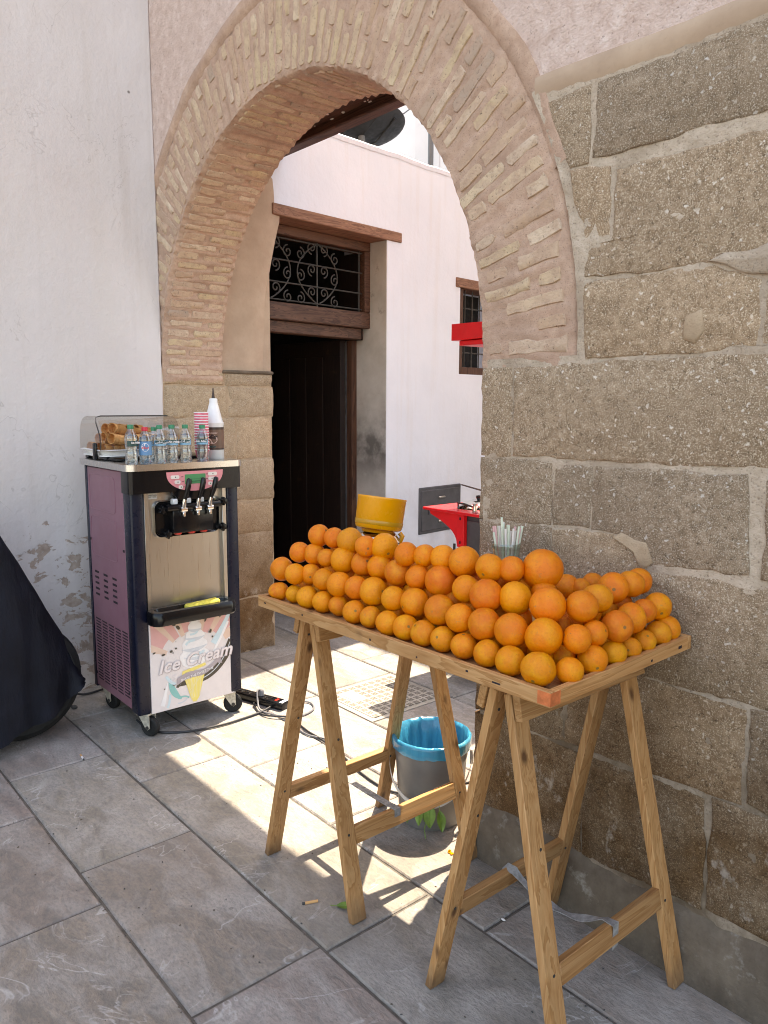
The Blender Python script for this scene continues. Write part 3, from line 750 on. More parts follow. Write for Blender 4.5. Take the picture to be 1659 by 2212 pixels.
# left jamb: stones seen on the inner face, plaster strip and ledge above
V_ = []; F_ = []
for j in range(91):
    for i in range(41):
        y = 1.962 + .735 * i / 40; z = 1.79 * j / 90
        V_.append((LX - .006 + .005 * nz((y * 9, z * 9, 1)) + .004 * nz((y * 30, z * 30, 2)), y, z))
for j in range(90):
    for i in range(40): F_.append((j * 41 + i, j * 41 + i + 1, j * 41 + i + 42, j * 41 + i + 41))
MB().add(V_, F_).build('mortar_bed', 'tanmortar', gw, angle=60)
J = lambda u, v, w: Vector((LX - .004 + w, u, v))
JS = [(1.705, 1.785, [1.968, 2.36, 2.705]), (1.515, 1.695, [1.965, 2.385, 2.712]), (1.255, 1.505, [1.965, 2.44, 2.70]), (.99, 1.245, [1.965, 2.33, 2.712]), (.775, .98, [1.965, 2.28, 2.695]), (.36, .765, [1.965, 2.40, 2.70]), (0.0, .35, [1.965, 2.31, 2.695])]
for i, (z0, z1, ys) in enumerate(JS):
    for q in range(2):
        a_, b_ = ys[q] + .006, ys[q + 1] - .006
        rough_block([(a_, z0), (b_, z0), (b_, z1), (a_, z1)], J, .03 if q == 0 else .3, .035, .009, .006, .008, 70 + i * 3 + q, .003).build('stone_block', 'pier', gw, angle=50)
V_ = []; F_ = []; NZ_ = 24
for j in range(NZ_ + 1):
    z = 1.79 + (3.20 - 1.79) * j / NZ_; t = (z - 1.79)
    yb = 2.675 + .02 * min(1, t / .5) + .11 * max(0, min(1, (t - .45) / .5)) ** 1.3
    for i in range(9):
        u = i / 8; y = 2.335 + (yb - 2.335) * u
        V_.append((LX - .018 + .010 * nz((y * 5, z * 3, 2)) - .03 * u ** 6, y, z))
    V_.append((LX - .12, yb, z))
for j in range(NZ_):
    for i in range(9): F_.append((j * 10 + i, j * 10 + i + 1, (j + 1) * 10 + i + 1, (j + 1) * 10 + i))
MB().add(V_, F_).build('plaster_reveal', 'reveal', gw, angle=60)
MB().box((LX - .1, 2.345, 1.775), (LX + .012, 2.71, 1.797), .008).build('plaster_ledge', 'concrete', gw)
# timber lintel over the rear opening
MB().box((-4.9, 2.50, 3.165), (-1.3, 2.82, 3.32), .012).build('lintel_beam', 'dark_wood_x', gw)
MB().box((-4.9, 2.745, 3.115), (-1.3, 2.83, 3.18), .008).build('lintel_beam', 'dark_wood_x', gw)
MB().box((-4.2, 2.36, 3.135), (-1.3, 2.495, 3.29), .012).build('lintel_beam', 'dark_wood_x', gw)
mb = MB()
for q in range(26):
    x = -4.0 + rnd.random() * 1.7; y = 2.52 + rnd.random() * .22; w_ = .008 + rnd.random() * .02
    mb.box((x, y, 3.1615), (x + w_, y + w_ * .6, 3.1675), .001)
tag(mb.build('flaked_plaster', 'whiteplastic', gw, smooth=False), kind='stuff')

# ------------------------------------------------------------------ courtyard wall with door and window
Q = Vector((-4.40, 3.78, 0)); AN = R(6.0)
dv = Vector((-math.sin(AN), math.cos(AN), 0)); nv = Vector((math.cos(AN), math.sin(AN), 0))
CM = Matrix((dv, nv, ZV)).transposed().to_4x4(); CM.translation = Q
def C3(s_, o_, z_): return CM @ Vector((s_, o_, z_))
cw = thing('courtyard_wall', 'bright white courtyard wall seen through the arch with a dark doorway and timber lintel', 'wall', tuple(Q))
mb = MB(); vs_ = []; fs = []
def cbox(a, b, bev=0, m=0, tgt=None): (tgt or mb).box(a, b, bev, m, CM); return mb
# wall pieces around door (s -1.15..0, z 0..2.79) and window (s .86..1.55, z 1.84..2.56)
cbox((-1.05, -.45, 2.79), (0, 0, 3.36)); cbox((0, -.45, 0), (.86, 0, 3.36))
cbox((.86, -.45, 0), (1.55, 0, 1.84)); cbox((.86, -.45, 2.56), (1.55, 0, 3.36)); cbox((1.55, -.45, 0), (4.2, 0, 3.36))
mb.build('plaster', 'court', cw, smooth=False)
mb = MB(); V_ = []; F_ = []
for i in range(61):
    s_ = -1.05 + 5.25 * i / 60
    for o_, z_ in ((-.46, 3.35), (-.46, 3.385), (-.2, 3.40), (-.02, 3.388), (.008, 3.37), (.004, 3.34)):
        V_.append(C3(s_, o_ + .004 * nz((s_ * 9, o_, 1)), z_ + .012 * nz((s_ * 4, o_ * 3, 3)) + .006 * nz((s_ * 15, 1, 3))))
for i in range(60):
    for q in range(5): F_.append((i * 6 + q, i * 6 + q + 1, i * 6 + q + 7, i * 6 + q + 6))
mb.add(V_, F_).build('coping', 'court', cw, angle=60)
MB().box((-.004, -.33, 0), (.0015, -.003, 2.764), 0, 0, CM).build('door_reveal', 'jambplaster', cw, smooth=False)
mb = MB(); cbox((-1.05, -.22, 2.765), (.15, .012, 2.835), .006, tgt=mb); mb.build('door_lintel', 'lintel_wood', cw)
dr = MB(); cbox((-1.05, -.30, 2.70), (-.001, -.165, 2.764), .005, tgt=dr); dr.build('soffit_board', 'dark_wood_y', cw)
fr = MB()
cbox((-1.05, -.24, 2.15), (-.002, -.165, 2.265), .006, tgt=fr); cbox((-.062, -.24, 2.266), (-.002, -.165, 2.699), .005, tgt=fr)
cbox((-1.05, -.30, 2.07), (-.06, -.20, 2.149), .005, tgt=fr)
fr.build('transom_frame', 'dark_wood_y', cw)
# ironwork in the transom
def iron(pts, r, name='scroll'): MB().tube([C3(s_, o_, z_) for (s_, o_, z_) in pts], r, 6).build(name, 'greyiron', cw)
OG = -.195
for z_ in (2.285, 2.40, 2.545, 2.685): iron([(-1.04, OG, z_), (-.065, OG, z_)], .0055, 'grille_bar')
for s_ in (-.09, -.50, -.93): iron([(s_, OG - .006, 2.266), (s_, OG - .006, 2.699)], .0065, 'grille_bar')
def spiral(cx, cz, r, turns, d, a0, n=22):
    return [(cx + r * (1 - .82 * i / n) * math.cos(a0 + d * turns * 2 * math.pi * i / n), OG + .004, cz + r * (1 - .82 * i / n) * math.sin(a0 + d * turns * 2 * math.pi * i / n)) for i in range(n + 1)]
for c0 in (-.50, -.93):
    for sg in (-1, 1):
        for zc, fl in ((2.335, 1), (2.485, 1), (2.63, 1)):
            for k2 in (0, 1):
                sc0 = c0 + sg * (.055 + .105 * k2)
                if sc0 > -.08 or sc0 < -1.03: continue
                up_ = 1 if k2 == 0 else -1
                iron(spiral(sc0, zc + .025 * up_, .042, 1.35, sg * up_ * (1 if k2 == 0 else -1), R(-90) * up_), .0052)
        P = []
        for i in range(25):
            t = i / 24; P.append((c0 + sg * (.015 + .17 * math.sin(math.pi * t) ** .8), OG + .002, 2.29 + .39 * t))
        iron(P, .0052)
# dark room behind the doorway and a half open leaf
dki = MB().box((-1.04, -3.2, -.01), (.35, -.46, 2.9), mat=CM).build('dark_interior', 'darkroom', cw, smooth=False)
me = dki.data
bm = bmesh.new(); bm.from_mesh(me)
for f in list(bm.faces):
    c_ = CM.inverted() @ (f.calc_center_median() + Vector(Q))
    if abs(c_.y + .46) < .02: bm.faces.remove(f)
bm.to_mesh(me); bm.free()
lf = MB(); lf.box((-.13, -1.15, .01), (-.075, -.36, 2.07), .004, 0, CM)
MB().box((-.052, -.45, 2.07), (-.001, -.245, 2.699), 0, 0, CM).build('door_upright', 'black_wood', cw, smooth=False)  # added black board that darkens the lit reveal behind the transom
leaf_o = lf.build('door_leaf', 'black_wood', cw)
mb = MB()
for q in range(4): mb.box((-.139, -1.08 + .2 * q, .15), (-.131, -.95 + .2 * q, 1.95), .002, 0, CM)
mb.build('door_panel', 'black_wood', leaf_o)
mb = MB(); mb.box((-.055, -.37, 0), (-.001, -.31, 2.07), .004, 0, CM); mb.build('door_upright', 'dark_wood_z', cw)
# little barred window further along
mb = MB(); mb.box((.80, -.2, 2.525), (1.72, .012, 2.60), .005, 0, CM); mb.build('window_lintel', 'lintel_wood', cw)
wf = MB(); wf.box((.862, -.14, 1.84), (.93, -.02, 2.524), .004, 0, CM); wf.box((.931, -.14, 1.84), (1.548, -.02, 1.90), .004, 0, CM); wf.box((1.48, -.14, 1.901), (1.548, -.02, 2.524), .004, 0, CM)
wfo = wf.build('window_frame', 'dark_wood_z', cw)
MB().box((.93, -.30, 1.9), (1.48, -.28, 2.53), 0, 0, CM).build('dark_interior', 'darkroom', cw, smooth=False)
for s_ in (1.0, 1.1, 1.2, 1.3, 1.4): MB().tube([C3(s_, -.06, 1.9), C3(s_, -.06, 2.53)], .006, 6).build('window_bar', 'greyiron', cw)
for z_ in (2.02, 2.20, 2.38): MB().tube([C3(.93, -.065, z_), C3(1.48, -.065, z_)], .006, 6).build('window_bar', 'greyiron', cw)
# meter cupboard
mc = thing('meter_cupboard', 'dark grey steel meter cupboard set in the courtyard wall above the oranges', 'cupboard', tuple(C3(.65, 0, .59)))
MB().box((.375, -.05, .565), (.905, .010, .94), .006, 0, CM).build('frame', 'meter', mc)
MB().box((.395, .004, .59), (.885, .018, .915), .005, 0, CM).build('door', 'meter', mc)
for z_ in (.85, .655): MB().box((.60, .017, z_ - .008), (.68, .03, z_ + .008), .004, 0, CM).build('latch', 'steel', mc)
mb = MB()
for q in range(6): mb.box((.47 + .05 * q, .0165, .72), (.485 + .05 * q, .0195, .78), 0, 0, CM)
tag(mb.build('vent_slots', 'cavity', mc, smooth=False), kind='stuff')

# ------------------------------------------------------------------ far white house, dish and cables
hs = thing('far_house', 'pale bluish white house rising behind the courtyard wall', 'house', (-6.0, 6.35, 0))
MB().box((-11, 6.35, 0), (-1.2, 11.0, 6.9)).build('wall', 'house', hs, smooth=False)
MB().box((-11.05, 6.28, 6.9), (-1.15, 11.05, 7.02), .02).build('cornice', 'house', hs)
MB().box((-6.9, 6.34, 3.0), (-6.5, 6.352, 6.9), .004).build('drain_chase', 'house', hs)
ds = thing('satellite_dish', 'large dark satellite dish seen from behind above the white courtyard wall', 'satellite dish', (-5.72, 4.82, 3.3))
DM = Matrix.Translation((-5.66, 4.53, 4.005)) @ Matrix.Scale(1.08, 4) @ Vector((-.20, .02, 1.0)).normalized().to_track_quat('Z', 'Y').to_matrix().to_4x4()
prof = [(.0, -.075), (.12, -.068), (.24, -.045), (.34, -.012), (.375, .004), (.38, .012), (.37, .014), (.33, -.002), (.2, -.045), (.0, -.062)]
MB().lathe(prof, (0, 0, 0), 40, 0, DM).build('reflector', 'dish', ds)
mb = MB()
for q in (-.16, 0, .16): mb.tube([DM @ Vector((q, -.34 if q == 0 else -.28, -.03)), DM @ Vector((q, 0, -.08)), DM @ Vector((q, .34 if q == 0 else .28, -.03))], .008, 6)
mb.build('rib', 'dish', ds)
MB().tube([DM @ Vector((.0, .02, -.08)), DM @ Vector((0, .02, -.2)), Vector((-5.95, 4.86, 3.7)), Vector((-5.95, 4.86, 0))], .03, 10).build('mast', 'pole', ds)
MB().tube([DM @ Vector((.30, .24, .0)), DM @ Vector((.46, .42, .13)), DM @ Vector((.42, .30, .40))], .014, 8).build('feed_arm', 'pole', ds)
MB().box((-.03, -.03, -.05), (.03, .03, .05), .008, 0, DM @ Matrix.Translation((.42, .30, .42))).build('feed_horn', 'pole', ds)
pl = MB().tube([(-5.78, 5.52, 0), (-5.78, 5.52, 4.75)], .028, 10).tube([(-5.78, 5.52, 4.62), (-6.0, 6.36, 4.62)], .015, 6).build('steel_post', 'pole', base=(-5.78, 5.52, 0))
tag(pl, 'thin grey steel post standing behind the courtyard wall right of the dish', 'post')
for i, (za, zb) in enumerate(((4.70, 5.15), (4.62, 4.95))):
    P = [Vector((-5.78, 5.52, za)).lerp(Vector((-7.6, 6.3, zb)), t / 12) - Vector((0, 0, .10 * math.sin(math.pi * t / 12))) for t in range(13)]
    o = MB().tube(P, .006, 5).build('cable', 'cable', base=(-5.78, 5.52, za))
    tag(o, ['upper thin black wire running from the steel post to the far house', 'lower thin black wire running from the steel post to the far house'][i], 'wire')

# red shelf unit and dark cabinet in the courtyard
kb = thing('dark_cabinet', 'dark grey steel cabinet standing in the courtyard under the red shelf', 'cabinet', (-2.86, 3.45, 0))
MB().box((-3.125, 3.26, 0), (-2.6, 3.65, .962), .006).build('body', 'meter', kb)
MB().box((-3.10, 3.252, .08), (-2.63, 3.262, .93), .003).build('door', 'meter', kb)
rs = thing('red_shelf', 'red metal shelf on a curved bracket above the dark courtyard cabinet', 'shelf', (-3.1, 3.3, .964))
MB().box((-3.385, 3.20, .966), (-2.62, 3.56, .982), .003).build('shelf_board', 'red', rs)
pr = [(-3.36, .964), (-3.085, .964), (-3.085, .775), (-3.125, .775)]
for t in range(1, 9):
    a = t / 8; pr.append((-3.125 - .225 * a ** 1.8, .775 + .165 * a ** .75))
MB().prism([(x, 3.235, z) for x, z in pr], (0, .010, 0)).build('bracket', 'red', rs)
MB().box((-3.115, 3.222, .772), (-3.06, 3.25, .964), .002).build('bracket_flange', 'red', rs)
mb = MB()
for z_ in (.80, .94): mb.box((-3.093, 3.219, z_ - .008), (-3.083, 3.223, z_ + .008))
tag(mb.build('screw_slots', 'cavity', rs, smooth=False), kind='stuff')
ut = thing('steel_bowl', 'shiny upturned steel bowl lying on the red shelf', 'bowl', (-3.135, 3.425, .983))
MB().lathe([(.0, .045), (.05, .042), (.10, .026), (.125, .006), (.13, .0), (.12, -.0005)], (-3.135, 3.425, .984), 32).build('dome', 'chrome', ut)
MB().lathe([(.0, .075), (.014, .072), (.016, .06), (.008, .045)], (-3.135, 3.425, .984), 16).build('knob', 'black', ut)
wr = MB().tube([(-3.15, 3.27, .984), (-3.155, 3.27, 1.022), (-3.10, 3.262, 1.022), (-2.84, 3.235, .992)], .0065, 8).build('bent_rod', 'greyiron', base=(-3.1, 3.26, .984))
tag(wr, 'bent dark metal rod resting across the front of the red shelf', 'rod')
sp = MB().lathe([(.0, .0), (.016, .001), (.019, .02), (.014, .04), (.017, .055), (.0, .06)], (-2.985, 3.235, .9825), 14).build('salt_pot', 'chrome', base=(-2.985, 3.235, .983))
tag(sp, 'small shiny steel pot at the front right of the red shelf', 'pot')
ro = thing('red_canopy', 'bright red metal box fixed high beside the barred courtyard window', 'awning', (-2.95, 3.55, .985))
V_ = [(-3.36, 3.40, 1.975), (-2.70, 3.40, 1.985), (-2.70, 3.75, 1.985), (-3.36, 3.75, 1.975), (-3.36, 3.40, 2.072), (-2.70, 3.40, 2.068), (-2.70, 3.75, 2.068), (-3.36, 3.75, 2.072)]
MB().add(V_, [(0, 3, 2, 1), (4, 5, 6, 7), (0, 1, 5, 4), (1, 2, 6, 5), (2, 3, 7, 6), (3, 0, 4, 7)]).build('hood', 'red', ro, smooth=False)
MB().box((-3.325, 3.43, 1.945), (-2.72, 3.72, 1.974), .003).build('lower_tray', 'red', ro)
MB().box((-2.93, 3.58, .984), (-2.89, 3.62, 1.944), .003).build('post', 'meter', ro)
pw = MB().tube([(-3.16, 3.25, .78), (-3.17, 3.26, .5), (-3.165, 3.28, 0.01)], .008, 6).build('cable', 'cable', base=(-3.16, 3.25, 0))
tag(pw, 'black cable hanging down from under the red shelf', 'cable')
pw = MB().tube([C3(.90, .02, .93), (-3.4, 3.9, 1.0), (-2.72, 3.55, .995)], .006, 6).build('cable', 'dark_wood_x', base=(-3.4, 3.9, .96))
tag(pw, 'brown cable stretched from the meter cupboard down to the red shelf', 'cable')

# ------------------------------------------------------------------ covered scooter at the left
sc = thing('covered_scooter', 'scooter under a black nylon cover parked against the white wall', 'scooter', (-3.8, .3, 0))
def wheel(yc):
    HM = Matrix.Translation((-3.79, yc, .285)) @ Matrix.Rotation(R(90), 4, 'Y')
    w = MB().lathe([(.200, -.035), (.245, -.050), (.272, -.036), (.285, 0), (.272, .036), (.245, .050), (.200, .035)], (0, 0, 0), 48, 0, HM).build('tyre', 'rubber', sc)
    MB().lathe([(.205, -.034), (.192, -.042), (.186, -.030), (.165, -.024), (.165, .024), (.186, .030), (.192, .042), (.205, .034)], (0, 0, 0), 48, 0, HM).build('rim', 'greyiron', sc)
    mb = MB(); mb.lathe([(.0, -.05), (.05, -.05), (.05, .05), (.0, .05)], (0, 0, 0), 20, 0, HM)
    for q in range(5):
        a = q * 2 * math.pi / 5; mb.box((.04, -.015, -.012), (.17, .015, .012), .004, 0, HM @ Matrix.Rotation(a, 4, 'Z'))
    tag(mb.build('hub', 'black', sc), kind='stuff')
wheel(.98); wheel(-.32)
def lerp_tab(tab, y):
    for (a, va), (b, vb) in zip(tab, tab[1:]):
        if a >= y >= b: t = (a - y) / (a - b); return va + (vb - va) * t
    return tab[-1][1] if y < tab[-1][0] else tab[0][1]
ZT = [(1.262, .30), (1.235, .37), (1.1, .65), (.9, 1.06), (.78, 1.16), (.6, 1.12), (.3, .90), (-.2, .86), (-.6, .80), (-.78, .55)]
ZH = [(1.262, .27), (1.2, .22), (1.1, .16), (1.0, .13), (.85, .11), (.6, .10), (.2, .11), (-.4, .12), (-.78, .2)]
WD = [(1.262, .02), (1.24, .05), (1.1, .085), (.9, .12), (.75, .17), (.5, .19), (0, .19), (-.6, .16), (-.78, .05)]
V_ = []; F_ = []; NS, NU = 70, 36
for i in range(NS + 1):
    y = 1.262 - 2.04 * (i / NS) ** 1.15; zt, zh, wd = lerp_tab(ZT, y), lerp_tab(ZH, y), lerp_tab(WD, y)
    for q in range(NU + 1):
        u = -1 + 2 * q / NU; au = abs(u)
        x = wd * math.copysign(min(1.0, au * 1.9) ** .8, u); fall = max(0, (au - .30) / .70)
        z = zt - (zt - zh) * fall ** .92 - .03 * min(1, au / .3) ** 2
        fold = .95 * (.040 * math.sin(y * 21 + 5 * nz((y * 2, 1, 1)) + 1.5 * u) + .030 * nz((y * 6, u * 1.2, 3)) + .02 * nz((y * 15, u * 2, 5))) * fall ** .7
        x += math.copysign(fold + .02 * fall, u)
        z += .015 * nz((y * 7, u * 4, 9)) + (.02 * nz((y * 9, u, 2)) if au > .95 else 0)
        V_.append((-3.79 + x, y + .012 * nz((u * 6, z * 5, 2)), max(z, .04)))
for i in range(NS):
    for q in range(NU): F_.append((i * (NU + 1) + q, i * (NU + 1) + q + 1, (i + 1) * (NU + 1) + q + 1, (i + 1) * (NU + 1) + q))
F_.append(tuple(range(NU + 1)))
MB().add(V_, F_).build('cover', 'cover', sc, angle=70)

# ------------------------------------------------------------------ soft serve machine
def rrect(y0, y1, z0, z1, r, n=8):
    P = []
    for cy_, cz_, a0 in ((y1 - r, z1 - r, 0), (y0 + r, z1 - r, 90), (y0 + r, z0 + r, 180), (y1 - r, z0 + r, 270)):
        for k_ in range(n + 1):
            a = R(a0 + 90 * k_ / n); P.append((cy_ + r * math.cos(a), cz_ + r * math.sin(a)))
    return P
rrect0 = rrect
MX0, MX1, MY0, MY1, MZ0, MZ1 = -3.985, -3.42, 1.40, 1.955, .118, 1.288
im = thing('ice_cream_machine', 'mauve and steel soft serve machine with three levers standing on castors', 'ice cream machine', (-3.7, 1.68, 0))
MB().box((MX0 + .01, MY0 + .012, MZ0 + .01), (MX1 - .03, MY1 - .012, MZ1 - .004), .003).build('body', 'navy', im)
sp_ = MB().box((MX0 + .03, MY0 + .001, MZ0 + .012), (MX1 - .085, MY0 + .013, MZ1 - .008), .003).build('side_panel', 'mauve', im)
MB().box((MX0 + .03, MY1 - .013, MZ0 + .012), (MX1 - .085, MY1 - .001, MZ1 - .008), .003).build('side_panel', 'mauve', im)
mb = MB()
for c in range(5):
    for r_ in range(22):
        x = MX0 + .056 + .086 * c + (.0 if r_ % 2 else .004); z = .175 + .0152 * r_
        if c == 4: z += .004
        mb.box((x, MY0 - .0003, z), (x + .066, MY0 + .002, z + .0070), .0016)
for c in range(3):
    for r_ in range(5):
        x = MX0 + .075 + .115 * c; z = .625 + .029 * r_
        mb.box((x, MY0 - .0003, z), (x + .052, MY0 + .002, z + .011), .0018)
tag(mb.build('louvre_slots', 'cavity', sp_), kind='stuff')  # thin dark plates laid on, standing in for the shade inside open slots
for (x0, x1, z0, z1) in ((-3.93, -3.60, 1.07, 1.245), (-3.93, -3.60, .835, 1.035)):
    P_ = [Vector((x, MY0 + .0012, z)) for x, z in rrect0(x0, x1, z0, z1, .03)]
    MB().tube(P_, .0021, 6, closed=True).build('pressed_ridge', 'mauve', sp_)
for (x, z) in ((-3.945, .91), (-3.52, .905), (-3.945, .20), (-3.525, .205)):
    MB().lathe([(.0, -.004), (.006, -.003), (.008, .001)], (x, MY0, z), 12, 0, Matrix.Rotation(R(90), 4, 'X') @ Matrix.Scale(-1, 4, (0, 0, 1))).build('screw', 'cavity', sp_)
for y in (MY0 + .0, MY1 - .062):
    MB().box((MX1 - .085, y - .002 if y == MY0 else y, MZ0), (MX1 + (0.0), y + .064, MZ1 - .004), .010, seg=3).build('corner_post', 'navy', im)
    MB().box((MX0 - .002, y - .0015, MZ0), (MX0 + .0295, y + .062, MZ1 - .004), .004).build('corner_post', 'navy', im)
# steel front, with flanges
MB().box((MX1 - .045, 1.465, .57), (MX1 - .028, 1.892, 1.186), .002).build('front_panel', 'steel', im)
MB().box((MX1 - .030, 1.4655, .57), (MX1 - .006, 1.489, 1.186), .002).build('front_flange', 'steel', im)
MB().box((MX1 - .030, 1.870, .57), (MX1 - .006, 1.8925, 1.186), .002).build('front_flange', 'steel', im)
# header and worktop
hd = MB().prism([(x, y, 1.184) for x, y in rrect(MX1 - .088, MX1 + .022, 1.388, 1.967, .022)], (0, 0, .1035)).build('header', 'black', im)
MB().prism([(x, y, 1.2885) for x, y in rrect(MX0 - .035, MX1 + .030, 1.376, 1.977, .042)], (0, 0, .030)).build('worktop', 'steel_top', im)
MB().box((-3.96, 1.42, 1.3186), (-3.62, 1.72, 1.335), .012, seg=2).build('hopper_lid', 'black', im)
MB().box((-3.99, 1.73, 1.3186), (-3.62, 1.94, 1.335), .012, seg=2).build('hopper_lid', 'black', im)
# control panel (flat print and buttons on the header)
XH = MX1 + .0222
P = [(1.568, 1.2765), (1.862, 1.2765)]
for t in range(0, 21):
    a = math.pi * t / 20; P.append((1.715 + .147 * math.cos(a), 1.272 - .090 * math.sin(a) ** .85))
cp = MB().prism([(XH, y, z) for y, z in P], (.0014, 0, 0)).build('control_panel', 'p_ctl', im)
MB().box((XH + .0012, 1.660, 1.216), (XH + .003, 1.768, 1.262), .001).build('screen', 'p_screen', cp)
mb = MB()
for q in range(4): mb.box((XH + .0029, 1.675 + .012 * q, 1.2262), (XH + .0033, 1.680 + .02 * q, 1.2272 + .002 * (q % 2)))
mb.box((XH + .0029, 1.668, 1.2385), (XH + .0033, 1.757, 1.2392)); mb.box((XH + .0029, 1.74, 1.242), (XH + .0033, 1.755, 1.2435))
tag(mb.build('screen_text', 'p_ink', cp, smooth=False), kind='stuff')
for (y, z, w_) in ((1.610, 1.252, .022), (1.622, 1.228, .015), (1.638, 1.2035, .011), (1.805, 1.2585, .024), (1.800, 1.236, .018), (1.792, 1.212, .011)):
    MB().prism([(XH + .0012, yy, zz) for yy, zz in rrect(y - w_, y + w_, z - .0085, z + .0085, .007, 4)], (.0022, 0, 0)).build('button', 'p_btn', cp)
mb = MB()
for (y, z) in ((1.648, 1.252), (1.650, 1.2285), (1.653, 1.2035), (1.776, 1.2585), (1.776, 1.236)):
    for q in range(3): mb.box((XH + .0012, y - .005 + .0035 * q, z - .002), (XH + .0016, y - .0025 + .0035 * q, z + .002))
for (y, z) in ((1.612, 1.252), (1.624, 1.228), (1.640, 1.2035), (1.807, 1.2585), (1.802, 1.236), (1.793, 1.212)): mb.box((XH + .0033, y - .0025, z - .0025), (XH + .0037, y + .0025, z + .0025))
tag(mb.build('panel_marks', 'p_ink', cp, smooth=False), kind='stuff')
# text helper (flat print)
def text_mesh(name, txt, size, mat4, mats, parent, shear=0.0, ext=.0002, off=0.0, spacing=1.0):
    cu = bpy.data.curves.new(name, 'FONT'); cu.body = txt; cu.size = size; cu.align_x = 'CENTER'; cu.align_y = 'CENTER'
    cu.shear = shear; cu.extrude = ext; cu.offset = off; cu.space_character = spacing; cu.resolution_u = 3
    o = bpy.data.objects.new(name, cu); COL.objects.link(o)
    dg = bpy.context.evaluated_depsgraph_get(); me = bpy.data.meshes.new_from_object(o.evaluated_get(dg))
    bpy.data.objects.remove(o); b = Vector(parent['_b'])
    me.transform(Matrix.Translation(-b) @ mat4); me.materials.clear(); me.materials.append(MT[mats]); me.name = name
    n_ = bpy.data.objects.new(name, me); COL.objects.link(n_); n_.parent = parent; n_['_b'] = tuple(b); n_['kind'] = 'stuff'
    return n_
def yz(x, y, z, rot=0.0):       # text on a face looking towards +X
    m = Matrix(((0, 0, 1), (1, 0, 0), (0, 1, 0))).to_4x4(); m.translation = Vector((x, y, z))
    return m @ Matrix.Rotation(R(rot), 4, 'Z')
# rating sticker
st_ = MB().box((MX1 - .0282, 1.493, 1.150), (MX1 - .0272, 1.540, 1.178)).build('sticker', 'p_sticker', im, smooth=False)
text_mesh('sticker_text', 'Power Supply\n220V  50Hz', .0085, yz(MX1 - .0270, 1.5165, 1.164), 'p_ink', st_)
# dispensing head
bz = MB(); o_ = rrect(1.512, 1.858, .962, 1.142, .035); i_ = rrect(1.526, 1.844, .976, 1.130, .028); n_ = len(o_)
bz.add([(MX1 - .028, y, z) for y, z in o_] + [(MX1 - .006, y, z) for y, z in [(a[0] * .6 + b[0] * .4, a[1] * .6 + b[1] * .4) for a, b in zip(o_, i_)]] + [(MX1 - .020, y, z) for y, z in i_],
       [(a * n_ + i, a * n_ + (i + 1) % n_, (a + 1) * n_ + (i + 1) % n_, (a + 1) * n_ + i) for a in range(2) for i in range(n_)]).build('bezel', 'chrome', im)
dh = MB().prism([(MX1 - .024, y, z) for y, z in rrect(1.527, 1.843, .977, 1.129, .027)], (.006, 0, 0)).build('dispenser', 'black', im)
MB().box((MX1 - .02, 1.588, .986), (MX1 + .035, 1.800, 1.100), .006, seg=2).build('dispenser_block', 'black', dh)
MB().tube([(MX1 + .030, 1.560, 1.108), (MX1 + .030, 1.835, 1.112)], .017, 16).build('spindle', 'black', dh)
MB().prism([(MX1 - .03, 1.60, 1.183), (MX1 - .03, 1.83, 1.183), (MX1 - .03, 1.80, 1.140), (MX1 - .03, 1.63, 1.140)], (.045, 0, 0)).build('cowl', 'black', dh)
for yy in (1.612, 1.681, 1.748):
    MB().box((MX1 - .015, yy - .012, 1.120), (MX1 + .020, yy + .012, 1.148), .004).build('white_block', 'whiteplastic', dh)
for yy in (1.612, 1.681, 1.745):
    MB().lathe([(.012, .0), (.019, .004), (.019, .012), (.010, .014)], (MX1 + .012, yy + .01, .976), 16).build('nozzle_ring', 'redplastic', dh)
for (y, z) in ((1.548, 1.100), (1.868, 1.118), (1.572, .982), (1.862, .990)):
    kn = MB()
    for q in range(6): kn.box((MX1 - .005, -.0045, .004), (MX1 + .024, .0045, .021), .003, 0, Matrix.Translation((0, y, z)) @ Matrix.Rotation(R(60 * q), 4, 'X'))
    kn.lathe([(.0, -.02), (.013, -.02), (.013, .028), (.0, .03)], (MX1, y, z), 14, 0, Matrix.Rotation(R(90), 4, 'Y'))
    tag(kn.build('star_knob', 'black', dh), kind='stuff')
for i, (yt, yb) in enumerate(((1.656, 1.636), (1.730, 1.709), (1.796, 1.772))):
    lv = MB().tube([(MX1 + .046, yb - .002, 1.088), (MX1 + .056, yb, 1.115), (MX1 + .060, yb + .004, 1.150)], [.010, .012, .0085], 12).build('lever', 'chrome', im)
    MB().tube([(MX1 + .060, yb + .004, 1.148), (MX1 + .068, (yb + yt) / 2 + .004, 1.19), (MX1 + .072, yt, 1.225), (MX1 + .070, yt + .003, 1.243), (MX1 + .069, yt + .004, 1.247)], [.0085, .0125, .0135, .0115, .005], 12).build('lever_grip', 'black', lv)
    MB().tube([(MX1 + .052, yb - .016, 1.100), (MX1 + .052, yb + .014, 1.100)], .013, 12).build('hinge', 'chrome', lv)
    MB().box((MX1 + .045, yb - .007, 1.066), (MX1 + .062, yb + .007, 1.09), .003).build('hinge_tail', 'chrome', lv)
